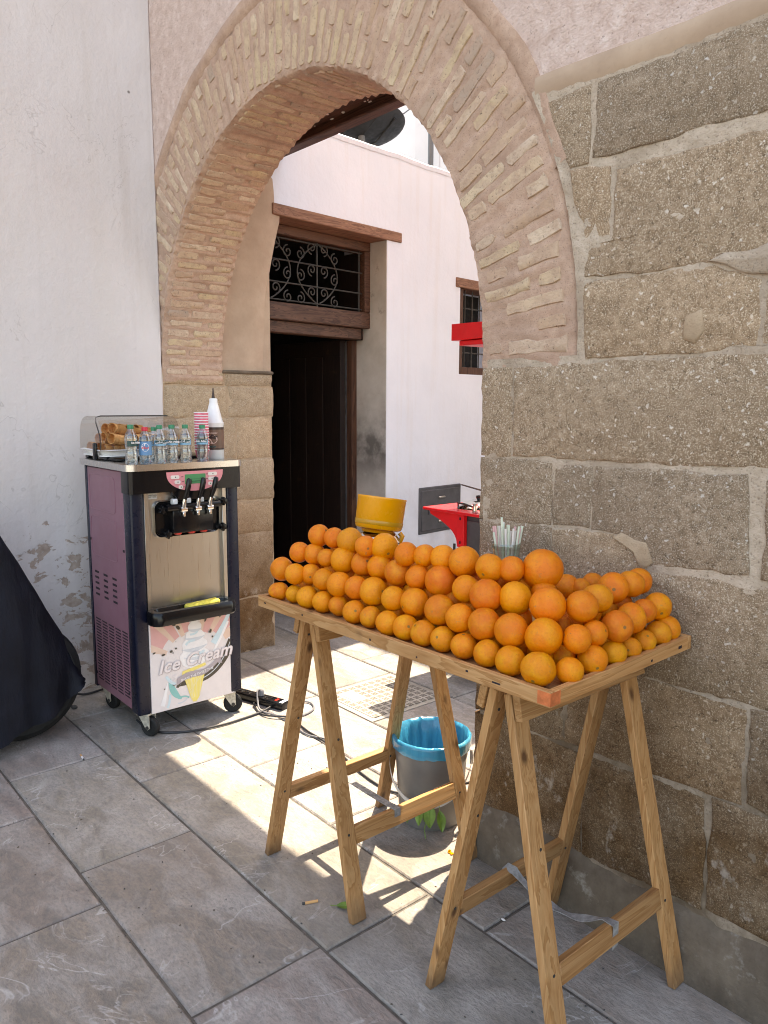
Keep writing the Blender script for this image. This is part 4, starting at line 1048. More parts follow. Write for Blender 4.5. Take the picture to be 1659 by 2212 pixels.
# drip tray
def stad(y0, y1, x0, x1, r, n=10):
    return [(x, y) for x, y in rrect(x0, x1, y0, y1, r, n)]
T0 = stad(1.448, 1.892, MX1 - .02, MX1 + .105, .05); T1 = stad(1.452, 1.888, MX1 - .02, MX1 + .098, .048); T2 = stad(1.480, 1.860, MX1 + .005, MX1 + .072, .030); T3 = stad(1.49, 1.85, MX1 + .012, MX1 + .064, .025)
n_ = len(T0); dt = MB()
dt.add([(x, y, .566) for x, y in T1] + [(x, y, .575) for x, y in T0] + [(x, y, .618) for x, y in T0] + [(x, y, .630) for x, y in T1] + [(x, y, .630) for x, y in T2] + [(x, y, .607) for x, y in T3],
       [(a * n_ + i, a * n_ + (i + 1) % n_, (a + 1) * n_ + (i + 1) % n_, (a + 1) * n_ + i) for a in range(5) for i in range(n_)] + [tuple(range(n_)), tuple(5 * n_ + i for i in range(n_))])
dt.build('drip_tray', 'black', im)
spg = MB().box((-.028, -.085, 0), (.028, .085, .030), .012, 0, Matrix.Translation((MX1 + .040, 1.725, .609)) @ Matrix.Rotation(R(-4), 4, 'Z') @ Matrix.Rotation(R(4), 4, 'X'), 3).build('sponge', 'sponge', base=(MX1 + .04, 1.725, .609))
tag(spg, 'yellow sponge lying in the black drip tray of the ice cream machine', 'sponge')
# printed lower panel
XP = MX1 - .004
lp = MB().box((XP - .01, 1.4655, .113), (XP, 1.913, .5655), .0015).build('printed_panel', 'p_base', im, smooth=False)
LAY = [0]
def flat(poly, mi):
    LAY[0] += 1; x = XP + .0002 + .00006 * LAY[0]
    return [(x, y, z) for y, z in poly], mi
pm = ['p_pink', 'p_peach', 'p_white', 'p_blue', 'p_grey', 'p_yellow', 'p_lemon', 'p_teal', 'p_brown', 'p_edge', 'p_base']
pr_ = MB()
def put(poly, m):
    pts, mi = flat(poly, pm.index(m)); pr_.add(pts, [tuple(range(len(pts)))], mi)
cyy, czz = 1.695, .33
for a0, a1, r0, r1, m in ((36, 52, .17, .36, 'p_pink'), (60, 72, .15, .30, 'p_pink'), (96, 108, .16, .26, 'p_pink'), (118, 128, .16, .28, 'p_pink'), (134, 150, .19, .34, 'p_pink'),
                      (52, 60, .16, .32, 'p_peach'), (72, 80, .15, .27, 'p_peach'), (108, 116, .15, .28, 'p_peach'), (128, 134, .16, .32, 'p_peach'), (150, 158, .16, .27, 'p_peach'), (24, 36, .19, .24, 'p_peach')):
    P = []
    for q in range(5):
        a = R(a0 + (a1 - a0) * q / 4); rr = min(r1, (.232) / max(.05, math.sin(a)), (.212 if math.cos(a) > 0 else .222) / max(.05, abs(math.cos(a)))); P.append((cyy + rr * math.cos(a), czz + rr * math.sin(a)))
    for q in range(4, -1, -1):
        a = R(a0 + (a1 - a0) * q / 4); P.append((cyy + r0 * math.cos(a), czz + r0 * math.sin(a)))
    put(P, m)
def band(pts, w, m):
    L_ = []; R_ = []
    for i, p in enumerate(pts):
        q0 = pts[max(0, i - 1)]; q1 = pts[min(len(pts) - 1, i + 1)]; dx, dy = q1[0] - q0[0], q1[1] - q0[1]; l = math.hypot(dx, dy) or 1
        ww = w[i] if isinstance(w, (list, tuple)) else w
        L_.append((p[0] - dy / l * ww, p[1] + dx / l * ww)); R_.append((p[0] + dy / l * ww, p[1] - dx / l * ww))
    for i in range(len(pts) - 1): put([L_[i], L_[i + 1], R_[i + 1], R_[i]], m); LAY[0] -= 1
    LAY[0] += 1
def bez(p0, p1, p2, n=14): return [((1 - t) ** 2 * p0[0] + 2 * t * (1 - t) * p1[0] + t * t * p2[0], (1 - t) ** 2 * p0[1] + 2 * t * (1 - t) * p1[1] + t * t * p2[1]) for t in [i / n for i in range(n + 1)]]
band(bez((1.90, .555), (1.86, .48), (1.80, .40)), [.008 + .010 * i / 14 for i in range(15)], 'p_blue')
band(bez((1.885, .50), (1.85, .43), (1.80, .36)), .006, 'p_white')
band(bez((1.56, .27), (1.57, .19), (1.62, .155)), [.004 + .012 * math.sin(math.pi * i / 14) for i in range(15)], 'p_teal')
band(bez((1.60, .16), (1.64, .17), (1.66, .15)), .004, 'p_teal')
band(bez((1.52, .14), (1.54, .20), (1.55, .25)), [.012 - .0006 * i for i in range(15)], 'p_white'); band(bez((1.545, .125), (1.56, .15), (1.56, .19)), .006, 'p_blue')
band(bez((1.60, .135), (1.63, .13), (1.65, .15)), .003, 'p_grey')
band(bez((1.545, .285), (1.56, .25), (1.59, .235)), .007, 'p_blue')
band(bez((1.620, .235), (1.82, .20), (1.905, .40), 26), [.012 + .010 * min(1, i / 10) for i in range(27)], 'p_brown')
band(bez((1.600, .215), (1.605, .24), (1.635, .245)), .007, 'p_brown'); band(bez((1.60, .222), (1.615, .225), (1.64, .222)), .005, 'p_brown')
band(bez((1.73, .232), (1.84, .255), (1.893, .39), 20), .0022, 'p_grey')
# swirl of ice cream: stacked soft lobes
def blob(cy_, cz_, ry, rz, m, ph=0, n=26): put([(cy_ + ry * math.cos(2 * math.pi * i / n) * (1 + .06 * math.sin(5 * 2 * math.pi * i / n + ph)), cz_ + rz * math.sin(2 * math.pi * i / n) * (1 + .08 * math.sin(3 * 2 * math.pi * i / n + ph))) for i in range(n)], m)
for (cy_, cz_, ry, rz, ph) in ((1.695, .352, .078, .052, .5), (1.697, .410, .068, .045, 1.2), (1.700, .458, .052, .036, 2.0), (1.700, .500, .036, .034, .3), (1.702, .535, .018, .026, 0)): blob(cy_, cz_, ry, rz, 'p_white', ph)
for (a, b, c, w_) in (((1.63, .40), (1.70, .375), (1.765, .405), .010), ((1.645, .455), (1.70, .43), (1.752, .452), .009), ((1.665, .497), (1.70, .475), (1.738, .492), .008), ((1.64, .355), (1.70, .335), (1.76, .352), .007)):
    P = bez(a, b, c, 16); band(P, [w_ * (.15 + .85 * math.sin(math.pi * i / 16)) for i in range(17)], 'p_grey')
for (a, b, c, w_) in (((1.65, .42), (1.66, .44), (1.70, .437), .006), ((1.68, .365), (1.72, .36), (1.75, .375), .006), ((1.675, .47), (1.70, .465), (1.715, .48), .005)):
    P = bez(a, b, c, 10); band(P, w_, 'p_blue')
put([(1.625, .268), (1.755, .298), (1.752, .312), (1.628, .292)], 'p_yellow')
cone_ = [(1.640, .245), (1.748, .260), (1.722, .172), (1.712, .140), (1.698, .122), (1.680, .124), (1.668, .148)]
put(cone_, 'p_yellow')
for q in range(4):
    band([(1.648 + .026 * q, .246 + .003 * q), (1.676 + .013 * q, .145)], .0022, 'p_lemon'); band([(1.742 - .024 * q, .258 - .004 * q), (1.662 + .006 * q, .185 - .014 * q)], .0022, 'p_lemon')
put([(1.565, .248), (1.60, .262), (1.603, .285), (1.575, .278), (1.59, .264)], 'p_base')
rib = []
for i in range(15): rib.append((1.598 + .232 * i / 14, .262 + .058 * (i / 14) ** 1.4 + .012 * math.sin(i * .5)))
for i in range(14, -1, -1): rib.append((1.598 + .232 * i / 14, .228 + .068 * (i / 14) ** 1.4 + .012 * math.sin(i * .5)))
put(rib, 'p_edge')
put([(1.83, .320), (1.845, .322), (1.838, .308), (1.846, .290), (1.822, .294)], 'p_edge')
for (y, z, a, b, rot) in ((1.590, .537, .008, .011, 60), (1.612, .517, .013, .008, -50), (1.760, .533, .014, .005, 65), (1.785, .468, .011, .006, 70), (1.776, .464, .004, .003, 0), (1.795, .437, .005, .005, 0), (1.573, .405, .008, .006, 20), (1.598, .415, .005, .005, 0), (1.582, .396, .003, .004, 0), (1.486, .414, .008, .004, 20), (1.532, .396, .010, .005, 5), (1.532, .225, .004, .003, 0), (1.84, .538, .010, .004, 75), (1.598, .449, .002, .002, 0)):
    put([(y + a * math.cos(t) * math.cos(R(rot)) - b * math.sin(t) * math.sin(R(rot)), z + a * math.cos(t) * math.sin(R(rot)) + b * math.sin(t) * math.cos(R(rot))) for t in [2 * math.pi * i / 12 for i in range(12)]], 'p_brown')
band([(1.575, .240), (1.576, .232), (1.592, .233)], .0015, 'p_brown')
tag(pr_.build('printed_picture', pm, lp, smooth=False), kind='stuff')
xt = XP + .0002 + .00006 * (LAY[0] + 4)
text_mesh('lettering_edge', 'Ice Cream', .091, yz(xt, 1.7015, .3415, 3.2), 'p_edge', lp, .32, .0001, .0036, 1.04)
text_mesh('lettering_outline', 'Ice Cream', .091, yz(xt + .0004, 1.700, .343, 3.2), 'p_base', lp, .32, .0001, .0022, 1.04)
text_mesh('lettering', 'Ice Cream', .091, yz(xt + .0010, 1.700, .343, 3.2), 'p_letter', lp, .32, .0001, .0, 1.04)
text_mesh('ribbon_lettering', 'SHARE THE SWEET TIME', .0165, yz(xt + .0008, 1.705, .262, 9), 'p_white', lp, .1, .0001, .0002, 1.0)
# castors
for i, (x, y, rz) in enumerate(((MX1 - .045, 1.455, 28), (MX1 - .045, 1.900, 66), (MX0 + .06, 1.455, 15), (MX0 + .06, 1.90, -20))):
    CMt = Matrix.Translation((x, y, 0)) @ Matrix.Rotation(R(rz), 4, 'Z')
    ca = MB().box((-.035, -.035, .108), (.035, .035, .118), .002, 0, CMt)
    for sg in (-1, 1):
        pl_ = [(-.030, .108), (.034, .108), (.036, .045), (.022, .036), (.010, .045)]
        ca.prism([CMt @ Vector((u, sg * .024 - .0015, v)) for u, v in pl_], CMt.to_3x3() @ Vector((0, .003, 0)))
    cao = ca.build('castor', 'bracket', im)
    HM = CMt @ Matrix.Translation((.022, 0, .048)) @ Matrix.Rotation(R(90), 4, 'X')
    MB().lathe([(.0, -.013), (.018, -.015), (.030, -.013), (.040, -.017), (.0475, -.011), (.0480, .011), (.040, .017), (.030, .013), (.018, .015), (.0, .013)], (0, 0, 0), 28, 0, HM).build('wheel', 'rubber', cao)
    MB().lathe([(.0, -.029), (.009, -.029), (.009, .029), (.0, .029)], (0, 0, 0), 10, 0, HM).build('axle', 'greyiron', cao)

# ------------------------------------------------------------------ things on the machine
ZTP = 1.3188
def bottle(name, x, y, z, cap, lab, txt, label, h=.178, r=.0285, water='water', rz=0.0, wide=False):
    t = thing(name, label, 'water bottle', (x, y, z), 'small water bottles on the ice cream machine')
    k_ = h / .178
    pf = [(.0, .004), (r * .55, .002), (r * .9, .0), (r, .010), (r * .96, .030), (r, .040), (r * .95, .055), (r * .86, .066), (r * .97, .082), (r * .99, .108), (r * 1.0, .116), (r * .93, .128), (r * .72, .143), (r * .47, .155), (r * .43, .160)]
    pf = [(a, b * k_) for a, b in pf]
    MB().lathe(pf, (x, y, z), 26).build('body', 'clear', t)
    pw_ = [(max(0, a - .0022), min(b + .002, .137 * k_)) for a, b in pf if b < .140 * k_] + [(.0, .137 * k_)]
    MB().lathe(pw_, (x, y, z), 26).build('water', water, t)
    MB().lathe([(.0, .178 * k_), (r * .46, .1775 * k_), (r * .50, .175 * k_), (r * .50, .160 * k_), (r * .44, .159 * k_)], (x, y, z), 22).build('cap', cap, t)
    lz0, lz1 = ((.045, .110) if wide else (.083, .107))
    a0, a1 = (-180, 180) if wide else (-75, 75)
    V_ = []; F_ = []; n_ = 24
    for i in range(n_ + 1):
        a = R(rz + a0 + (a1 - a0) * i / n_); V_ += [(x + (r + .0006) * math.cos(a), y + (r + .0006) * math.sin(a), z + lz0 * k_), (x + (r + .0006) * math.cos(a), y + (r + .0006) * math.sin(a), z + lz1 * k_)]
    for i in range(n_): F_.append((2 * i, 2 * i + 2, 2 * i + 3, 2 * i + 1))
    lb = MB().add(V_, F_).build('label', lab, t)
    if not wide:
        V_ = []; F_ = []
        for i in range(17):
            a = R(rz - 58 + 116 * i / 16); hh = .0095 * (.55 + .45 * math.sin(math.pi * i / 16)); zc = z + .0985 * k_
            V_ += [(x + (r + .0011) * math.cos(a), y + (r + .0011) * math.sin(a), zc - .006), (x + (r + .0011) * math.cos(a), y + (r + .0011) * math.sin(a), zc + hh)]
        for i in range(16): F_.append((2 * i, 2 * i + 2, 2 * i + 3, 2 * i + 1))
        MB().add(V_, F_).build('label_band', 'lab_dark', lb)
        tm = yz(0, 0, 0); tm = Matrix.Translation((x, y, z + .099 * k_)) @ Matrix.Rotation(R(rz), 4, 'Z') @ Matrix.Translation((r + .0018, 0, 0)) @ tm
        text_mesh('label_text', txt, .0135, tm, 'p_white', lb, 0, .0004, .0004)
    else:
        V_ = [(x + (r + .0012) * math.cos(R(rz + 10)), y, z)]
        DMx = Matrix.Translation((x, y, z + .083 * k_)) @ Matrix.Rotation(R(rz), 4, 'Z')
        V_ = [DMx @ Vector((r * math.cos(.62 * math.cos(t)) + .0012, r * 1.0 * math.sin(.62 * math.cos(t)), .019 * math.sin(t))) for t in [2 * math.pi * i / 20 for i in range(20)]]
        MB().add(V_, [tuple(range(20))]).build('label_disc', 'p_white', lb)
        tm = DMx @ Matrix.Translation((r + .0022, 0, 0)) @ yz(0, 0, 0)
        text_mesh('label_text', txt, .016, tm, 'p_red', lb, 0, .0004, .0005)
    return t
AR = '\uFEB2\uFEE0\uFEC3\uFE83 \uFEE6\uFEF4\uFECB'
AR2 = '\uFEE4\uFEE0\uFEF4\uFEB3'
EYE = -38
bottle('water_bottle', -3.405, 1.408, ZTP, 'capgreen', 'lab_dark', 'Ain Atlas', 'green capped water bottle standing at the left front corner of the worktop', .182, rz=18)
bottle('water_bottle', -3.400, 1.472, ZTP, 'capred', 'lab_blue2', AR2, 'red capped water bottle with a wide blue label', .170, water='water_blue', rz=EYE + 15, wide=True)
bottle('water_bottle', -3.412, 1.548, ZTP, 'capgreen', 'lab_blue', AR, 'green capped water bottle standing right beside the red capped one', .178, rz=EYE + 30)
bottle('water_bottle', -3.430, 1.617, ZTP, 'capgreen', 'lab_blue', 'Ain Atlas', 'green capped water bottle in the middle between two bottles with script labels', .178, rz=EYE + 28)
bottle('water_bottle', -3.423, 1.682, ZTP, 'capgreen', 'lab_blue', AR, 'green capped water bottle standing just left of the pink paper cups', .178, rz=EYE)
bottle('water_bottle', -3.425, 1.772, ZTP, 'capgreen', 'lab_blue', 'Ain Atlas', 'green capped water bottle standing in front of the pink paper cups', .176, rz=EYE)
bottle('water_bottle', -3.500, 1.560, ZTP, 'capgreen', 'lab_blue', AR, 'water bottle half hidden behind the row of bottles', .166, rz=EYE)
# nested paper cups
for i in range(15):
    z = ZTP + .0128 * i
    c_ = thing('paper_cup', ['pink printed paper cup nested in the tall stack on the ice cream machine', 'topmost pink printed paper cup of the tall stack'][i == 14], 'paper cup', (-3.475 + .002 * nz((i, 1, 1)), 1.795 + .002 * nz((i, 5, 1)), z), 'nested paper cups on the ice cream machine')
    b = c_['_b']
    MB().lathe([(.0, .003), (.024, .003), (.0245, .0), (.0345, .0515), (.0335, .0515), (.0235, .005)], b, 26).build('cup_wall', 'paperpink', c_)
    MB().lathe([(.0345, .051), (.0362, .0525), (.0362, .0545), (.0345, .056), (.0332, .0545)], b, 26).build('rim', 'paperwhite', c_)
# chocolate syrup bottle
cb_ = thing('syrup_bottle', 'white squeeze bottle of chocolate syrup with a brown label', 'sauce bottle', (-3.53, 1.892, ZTP))
MB().lathe([(.0, .0), (.044, .0), (.047, .004), (.0465, .165), (.048, .170), (.048, .182), (.044, .186), (.022, .275), (.020, .282), (.020, .298), (.017, .302), (.0, .303)], cb_['_b'], 30).build('body', 'whiteplastic', cb_)
lb = MB().lathe([(.0472, .048), (.0474, .160)], cb_['_b'], 30).build('label', 'choco', cb_)
MB().lathe([(.0478, .048), (.0478, .056)], cb_['_b'], 30).build('label_stripe', 'chocodark', lb); MB().lathe([(.0478, .148), (.0478, .160)], cb_['_b'], 30).build('label_stripe', 'chocodark', lb)
CMs = Matrix.Translation(cb_['_b']) @ Matrix.Rotation(R(EYE - 2), 4, 'Z')
def cyl_poly(cz_, ry, rz_, r=.0482, n=20, f=lambda t: 1.0): return [CMs @ Vector((r * math.cos(ry * math.cos(t) * f(t) / r), r * math.sin(ry * math.cos(t) * f(t) / r), cz_ + rz_ * math.sin(t) * f(t))) for t in [2 * math.pi * i / n for i in range(n)]]
MB().add(cyl_poly(.100, .026, .022), [tuple(range(20))]).build('label_picture', 'p_peach', lb)
MB().add(cyl_poly(.112, .024, .010, .0487, 20, lambda t: 1 + .25 * math.sin(5 * t)), [tuple(range(20))]).build('label_picture', 'chocodark', lb)
MB().add(cyl_poly(.064, .018, .0055, .0487), [tuple(range(20))]).build('label_picture', 'lab_dark', lb)
text_mesh('label_text', 'Chocolat', .0135, CMs @ Matrix.Translation((.049, 0, .132)) @ yz(0, 0, 0), 'p_peach', lb, .25, .0003, .0001)
MB().lathe([(.0, .303), (.009, .303), (.004, .335), (.0028, .352), (.0, .352)], cb_['_b'], 14).build('nozzle', 'chocodark', cb_)
# cone case
cc = thing('cone_case', 'low tray under a clear curved plastic dome full of wafer cones', 'display case', (-3.86, 1.60, ZTP))
cx0, cx1, cy0, cy1, cz0 = -4.02, -3.72, 1.395, 1.80, ZTP + .018
MB().prism([(x, y, cz0) for x, y in rrect(cx0, cx1, cy0, cy1, .05)], (0, 0, .006)).build('tray', 'whiteplastic', cc)
o_ = rrect(cx0, cx1, cy0, cy1, .05); i_ = rrect(cx0 + .018, cx1 - .018, cy0 + .018, cy1 - .018, .04); n_ = len(o_)
MB().add([(x, y, cz0 + .004) for x, y in i_] + [(x, y, cz0 + .034) for x, y in o_] + [(x * 1, y, cz0 + .030) for x, y in rrect(cx0 - .012, cx1 + .012, cy0 - .012, cy1 + .012, .055)],
         [(a * n_ + i, a * n_ + (i + 1) % n_, (a + 1) * n_ + (i + 1) % n_, (a + 1) * n_ + i) for a in range(2) for i in range(n_)]).build('tray_rim', 'whiteplastic', cc)
for sx in (cx0 + .03, cx1 - .03): MB().box((sx - .02, cy0 + .02, ZTP), (sx + .02, cy1 - .02, cz0), .003).build('foot', 'black', cc)
V_ = []; F_ = []; nd = 22; H_ = .165
for i in range(nd + 1):
    a = math.pi * i / nd; ca_, sa_ = math.cos(a), math.sin(a)
    x = (cx0 + cx1) / 2 + (cx1 - cx0) / 2 * math.copysign(abs(ca_) ** .62, ca_); z = cz0 + .030 + H_ * sa_ ** .62
    V_ += [(x, cy0, z), (x, cy1, z)]
for i in range(nd): F_.append((2 * i, 2 * i + 2, 2 * i + 3, 2 * i + 1))
F_.append(tuple(2 * i for i in range(nd + 1))); F_.append(tuple(2 * i + 1 for i in range(nd + 1)))
MB().add(V_, F_).build('dome', 'acrylic', cc)
xe = (cx0 + cx1) / 2 + .05; zt_ = cz0 + .030 + H_ + .001; P_ = [Vector((cx1 - .02, cy0 - .001, cz0 + .03)), Vector((cx1 - .022, cy0 - .001, cz0 + .10)), Vector((xe + .035, cy0 - .001, zt_ - .035)), Vector((xe + .01, cy0 + .008, zt_ - .008)), Vector((xe, cy0 + .035, zt_)), Vector((xe, cy1 - .02, zt_))]
MB().tube(P_, .0026, 6).build('dome_edge', 'greyiron', cc)
MB().box((-3.80, cy0 - .020, ZTP + .002), (-3.765, cy0 - .004, ZTP + .085), .007, seg=2).build('hinge', 'black', cc)
def cone_mesh():
    pf = [(.0, .0), (.0125, .0), (.0155, .052), (.016, .058), (.0245, .062), (.0265, .098), (.0245, .098), (.0225, .065), (.0, .06)]
    return pf
proto = None
for lay in range(3):
    for row in range(3 - (lay == 2)):
        for q in range(7 - lay):
            x = -3.955 + .085 * row + .04 * lay + (rnd.random() - .5) * .014; y = cy0 + .112 + .040 * q + .02 * lay + (rnd.random() - .5) * .008; z = cz0 + .033 + .044 * lay
            if row == 2 - (lay > 0) and q > 4 - lay: continue
            RM = Matrix.Rotation(R((rnd.random() - .5) * 16 + 18), 4, 'Z') @ Matrix.Rotation(R(90 + (rnd.random() - .5) * 8 - 5), 4, 'X')
            if proto is None:
                proto = MB().lathe(cone_mesh(), (0, 0, 0), 20, 0).build('wafer_cone', 'cone', base=(0, 0, 0)); o = proto
            else: o = proto.copy(); COL.objects.link(o)
            o.location = (x, y, z); o.rotation_euler = RM.to_euler()
            tag(o, 'wafer ice cream cone lying in the stack under the clear dome', 'ice cream cone', 'wafer cones under the dome')

# ------------------------------------------------------------------ trestles
def board(mb, p0, p1, w, t, side=Vector((0, 1, 0)), bev=.002):
    """a board from p0 to p1, w wide along 'side', t thick across"""
    p0 = Vector(p0); p1 = Vector(p1); d = (p1 - p0); L = d.length; d.normalize(); sd = (side - d * side.dot(d)).normalized(); th = d.cross(sd)
    m = Matrix((d, sd, th)).transposed().to_4x4(); m.translation = (p0 + p1) / 2
    return mb.box((-L / 2, -w / 2, -t / 2), (L / 2, w / 2, t / 2), bev, 0, m)
def trestle(xm, feet, label, rails, ztop=.948):
    """feet: x of the left pair and of the right pair; hinged at the top"""
    t = thing('trestle', label, 'trestle', (xm, 1.62, 0), 'wooden trestles carrying the tray of oranges')
    for sg, xf in ((-1, feet[0]), (1, feet[1])):
        xt = xm + sg * .022; y0, y1 = 1.395, 1.862
        for yf in (y0, y1):
            mb = MB(); yo = -.012 if yf == y0 else .035
            a = Vector((xf, yf + yo, .0)); b = Vector((xt, yf, ztop - .03)); d = (b - a).normalized()
            board(mb, a - d * 0, b, .055, .023); mb.v = [(v[0], v[1], max(v[2], 0.001)) for v in mb.v]
            mb.build('leg', 'wood_z', t)
        mb = MB(); nx_ = (xt - xf) / (ztop - .03)
        xo = sg * .0245
        board(mb, (xt + xo - nx_ * .035, y0 - .03, ztop - .045), (xt + xo - nx_ * .035, y1 + .03, ztop - .045), .085, .022, Vector((nx_, 0, 1)))
        mb.build('top_board', 'wood_y', t)
        xr = xf + (xt - xf) * rails[0] / (ztop - .03)
        mb = MB(); yo = -.012 * (1 - .27); board(mb, (xr, y0 + yo + .0285, rails[0]), (xr, y1 + .0, rails[0]), .055, .022, Vector((nx_, 0, 1)))
        mb.build('rail', rails[1] if sg == 1 else 'wood_y', t)
    nb = MB()
    for sg, xf in ((-1, feet[0]), (1, feet[1])):
        xt = xm + sg * .022; xr = xf + (xt - xf) * .25 / (ztop - .03)
        for (y, z, dx) in ((1.388, .262, .0125), (1.880, .240, .0125), (1.392, .86, .013), (1.40, .55, .0125)):
            xx = xf + (xt - xf) * z / (ztop - .03)
            nb.lathe([(.0, .0), (.0042, .0), (.0042, .0016), (.0, .0022)], (xx + dx - .0012, y, z), 8, 0, Matrix.Rotation(R(90), 4, 'Y'))
            nb.lathe([(.0, .0), (.0042, .0), (.0042, .0016), (.0, .0022)], (xx - dx + .0012, y, z), 8, 0, Matrix.Rotation(R(-90), 4, 'Y'))
    tag(nb.build('nail_heads', 'greyiron', t), kind='stuff')
    return t
tA = trestle(-1.975, (-2.225, -1.735), 'left hinged wooden trestle standing in front of the grey bucket', (.25, 'wood_y'))
tB = trestle(-1.170, (-1.392, -.955), 'right hinged wooden trestle standing close to the stone wall', (.25, 'wood_y'))
def strap(t, x0, x1, y, z, sag, yr=0.0):
    V_ = []; F_ = []; n_ = 16
    P = [(x0 - .016, z - .035), (x0 - .016, z + .0295), (x0 + .016, z + .0295)]
    for i in range(n_ + 1): u = i / n_; P.append((x0 + .018 + (x1 - x0 - .036) * u, z + .028 - sag * 4 * u * (1 - u)))
    P += [(x1 - .016, z + .0295), (x1 + .016, z + .0295), (x1 + .0165, z - .035)]
    for i, (x, zz) in enumerate(P):
        yy = y + yr * (x - x0) / (x1 - x0)
        tw = .004 * math.sin(i * .9) if sag > .02 else 0
        V_ += [(x, yy - .013, zz - tw), (x, yy + .013, zz + tw), (x, yy + .013, zz + tw - .0022), (x, yy - .013, zz - tw - .0022)]
    for i in range(len(P) - 1):
        for q in range(4): F_.append((4 * i + q, 4 * i + (q + 1) % 4, 4 * i + 4 + (q + 1) % 4, 4 * i + 4 + q))
    MB().add(V_, F_).build('strap', 'strap', t)
strap(tA, -2.16, -1.80, 1.60, .25, .004, -.01); strap(tB, -1.332, -1.012, 1.62, .25, .045, .02)

# ------------------------------------------------------------------ tray
TR = thing('fruit_tray', 'long shallow wooden tray of oranges resting on two trestles', 'tray', (-1.556, 1.6, .95))
TM = Matrix.Translation((-1.556, 1.6085, .950)) @ Matrix.Rotation(R(1.6), 4, 'Z') @ Matrix.Rotation(R(.0), 4, 'Y')
hx, hy, th = .570, .316, .036
MB().box((-hx, -hy, 0), (hx, -hy + .017, th), .0015, 0, TM).build('side_board', 'wood_x', TR)
MB().box((-hx, hy - .017, 0), (hx, hy, th), .0015, 0, TM).build('side_board', 'wood_x', TR)
MB().box((hx - .017, -hy + .0172, 0), (hx, hy - .0172, th), .0015, 0, TM).build('side_board', 'wood_y', TR)
MB().box((-hx, -hy + .0172, 0), (-hx + .017, hy - .0172, th), .0015, 0, TM).build('side_board', 'wood_y', TR)
for q in range(4):
    w_ = (2 * hy - .036) / 4
    MB().box((-hx + .018, -hy + .018 + w_ * q + .001, .006), (hx - .018, -hy + .018 + w_ * (q + 1) - .001, .019), .001, 0, TM).build('floor_board', 'wood_x', TR)
MB().box((hx - .034, -hy - .0008, .004), (hx + .0002, -hy + .001, th - .002), 0, 0, TM).build('paint_mark', 'redmark', TR, smooth=False)
MB().box((hx - .001, -hy + .0002, .004), (hx + .0008, -hy + .036, th - .002), 0, 0, TM).build('paint_mark', 'redmark', TR, smooth=False)
mb = MB()
for (x, y, z, sx, sz) in ((-.53, -hy, .017, .006, .0022), (-.33, -hy, .02, .003, .003), (-.02, -hy, .016, .003, .003), (.33, -hy, .021, .004, .0025), (.42, -hy, .016, .012, .0022), (.16, -hy, .012, .0025, .0025)):
    mb.box((x - sx, y - .0006, z - sz), (x + sx, y + .001, z + sz), .0004, 0, TM)
for (y, z, sy, sz) in ((.11, .012, .004, .003), (.255, .016, .009, .004)):
    mb.box((hx - .001, y - sy, z - sz), (hx + .0006, y + sy, z + sz), .0004, 0, TM)
tag(mb.build('nail_heads', 'cavity', TR, smooth=False), kind='stuff')

